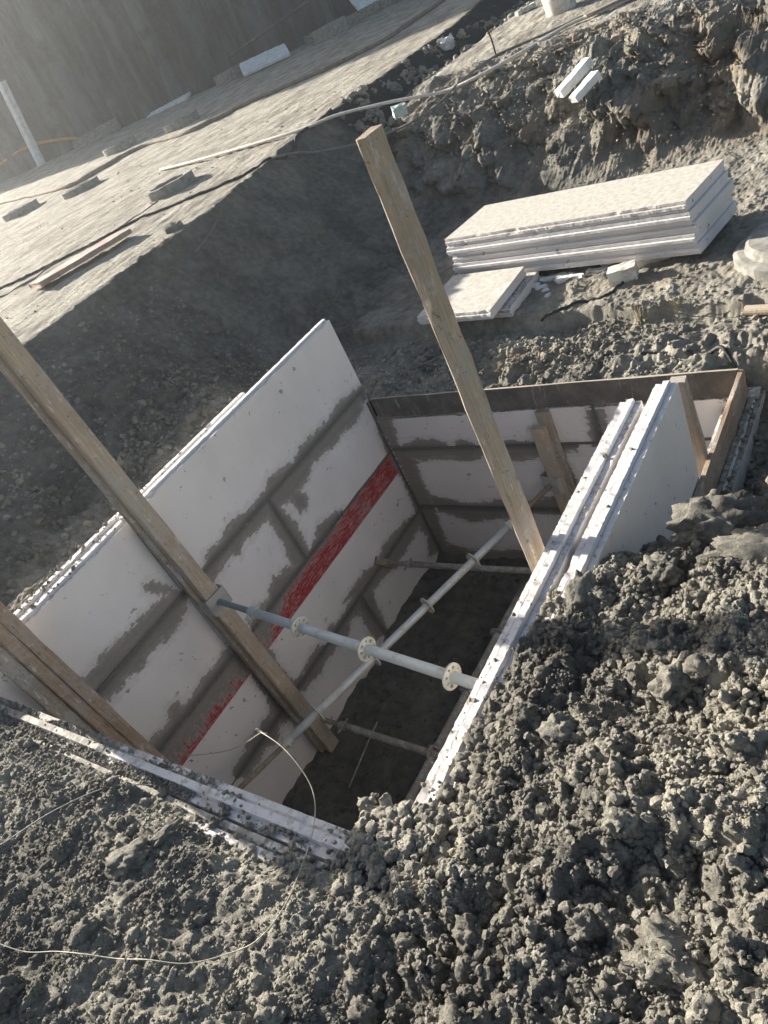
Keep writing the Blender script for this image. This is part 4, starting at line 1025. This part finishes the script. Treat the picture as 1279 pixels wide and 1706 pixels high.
clods('soil_crumbs', 'mud crumbs lying on the tops of the white panels', P, R)
# shaded slope on the left and behind the pit
A = []
A.append(spread(16000, -6.3, -3.93, -.4, 4.6, .006, .026, 2.4, .35, lambda x, y: .15 + .85 * clump(x, y, 2.2) * sm(-6.2, -4.6, x)))
A.append(spread(1500, -4.4, -3.94, .3, 2.6, .012, .04, 2.3, .4, lambda x, y: sm(3.2, 1.6, y)))
A.append(spread(9000, -3.9, .3, 3.9, 4.7, .005, .024, 2.6, .35, lambda x, y: (.25 + .75 * clump(x, y, 3)) * (.25 + .75 * sm(-1.3, -2.0, x))))
A.append(spread(1400, -3.9, .3, 4.7, 6.2, .006, .016, 2.3, .35, lambda x, y: clump(x, y, 3)))
A.append(spread(1600, -.98, .8, 2.4, 4.5, .010, .030, 2.2, .35))
P = np.concatenate([a[0] for a in A]); R = np.concatenate([a[1] for a in A])
clods('soil_clods', 'scattered soil crumbs on the shaded slope and the trench floor round the far end', P, R, lod=2)
A = [spread(4000, -5.4, 1.0, 7.2, 10.2, .005, .018, 2.5, .55, lambda x, y: .3 + .7 * clump(x, y, 2)), spread(2500, -7.1, -6.0, 9, 16, .02, .06, 2.3, .4, lambda x, y: clump(x, y, 2)), spread(1400, -14, -6.5, 3, 18, .004, .018, 2.6, .6)]
P = np.concatenate([a[0] for a in A]); R = np.concatenate([a[1] for a in A])
clods('soil_clods', 'earth lumps on the rear slope, gully and plateau', P, R, lod=2)
x = rng.uniform(-3.7, -1.3, 900); y = rng.uniform(.7, 3.8, 900); r = power(900, .006, .028, 2.4)
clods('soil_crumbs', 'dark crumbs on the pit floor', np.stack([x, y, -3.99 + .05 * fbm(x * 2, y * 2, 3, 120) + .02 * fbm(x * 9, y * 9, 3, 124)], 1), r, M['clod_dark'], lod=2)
# big single clods one can point to
big = [(-.69, 1.93, .115, 'largest round clod at the crest of the heap on the right'), (-1.0, 2.20, .075, 'lit clod beside the loose tall panel at the far end of the heap'),
       (-.50, 1.72, .10, 'big pale lump at the right edge of the picture on the heap crest'), (-1.03, 1.55, .06, 'dark clod at the foot of the tall loose panel'),
       (-.66, .56, .055, 'lone angular pale lump low in the middle of the right heap'), (-.90, 1.03, .06, 'rounded lump midway up the right heap near the pit edge'),
       (-.62, 1.22, .06, 'rough lump in the upper right heap'), (-2.12, .25, .05, 'long flat clod in the near left soil'), (-2.06, .36, .036, 'small rounded clod just beyond the long flat one'),
       (-2.09, .02, .040, 'grey rounded clod at the left, above the wire loop'), (-1.12, .21, .052, 'pale clod cut by the bottom edge in the middle'), (-2.2, -.2, .06, 'dark clod in the bottom left corner')]
for i_, (x, y, r, nm) in enumerate(big):
    V, F = SH[4][i_ % 6]; th = rnd.uniform(0, 6.28)
    Rm = np.array([[math.cos(th), -math.sin(th), 0], [math.sin(th), math.cos(th), 0], [0, 0, .8]])
    if 'flat' in nm: Rm = Rm @ np.diag([1.5, .8, .6])
    ob = mesh_np('soil_clod', (V * r) @ Rm.T, F, M['clod'], None, True, loc=(x, y, hz(x, y) + r * .25))
    tag(ob, nm, 'clod', 'big single clods of soil')

# ------------------------------------------------------------------ haze
b = bmesh.new(); bmesh.ops.create_cube(b, size=1.0)
me = bpy.data.meshes.new('glare_haze'); b.to_mesh(me); b.free()
hzb = bpy.data.objects.new('glare_haze', me); C.objects.link(hzb)  # thin air volume added to imitate lens glare on the sunward side
hzb.scale = (140, 120, 12.6); hzb.location = (-30, 28, 1.4)
hm = bpy.data.materials.new('glare_haze'); hm.use_nodes = True
t = hm.node_tree; t.nodes.clear()
out = t.nodes.new('ShaderNodeOutputMaterial'); pv = t.nodes.new('ShaderNodeVolumePrincipled')
pv.inputs['Color'].default_value = (.9, .92, .92, 1); pv.inputs['Density'].default_value = .0026; pv.inputs['Anisotropy'].default_value = .8
t.links.new(pv.outputs[0], out.inputs['Volume'])
me.materials.append(hm)
tag(hzb, 'lens glare imitated by a thin bright haze', 'glare_haze', kind='stuff')
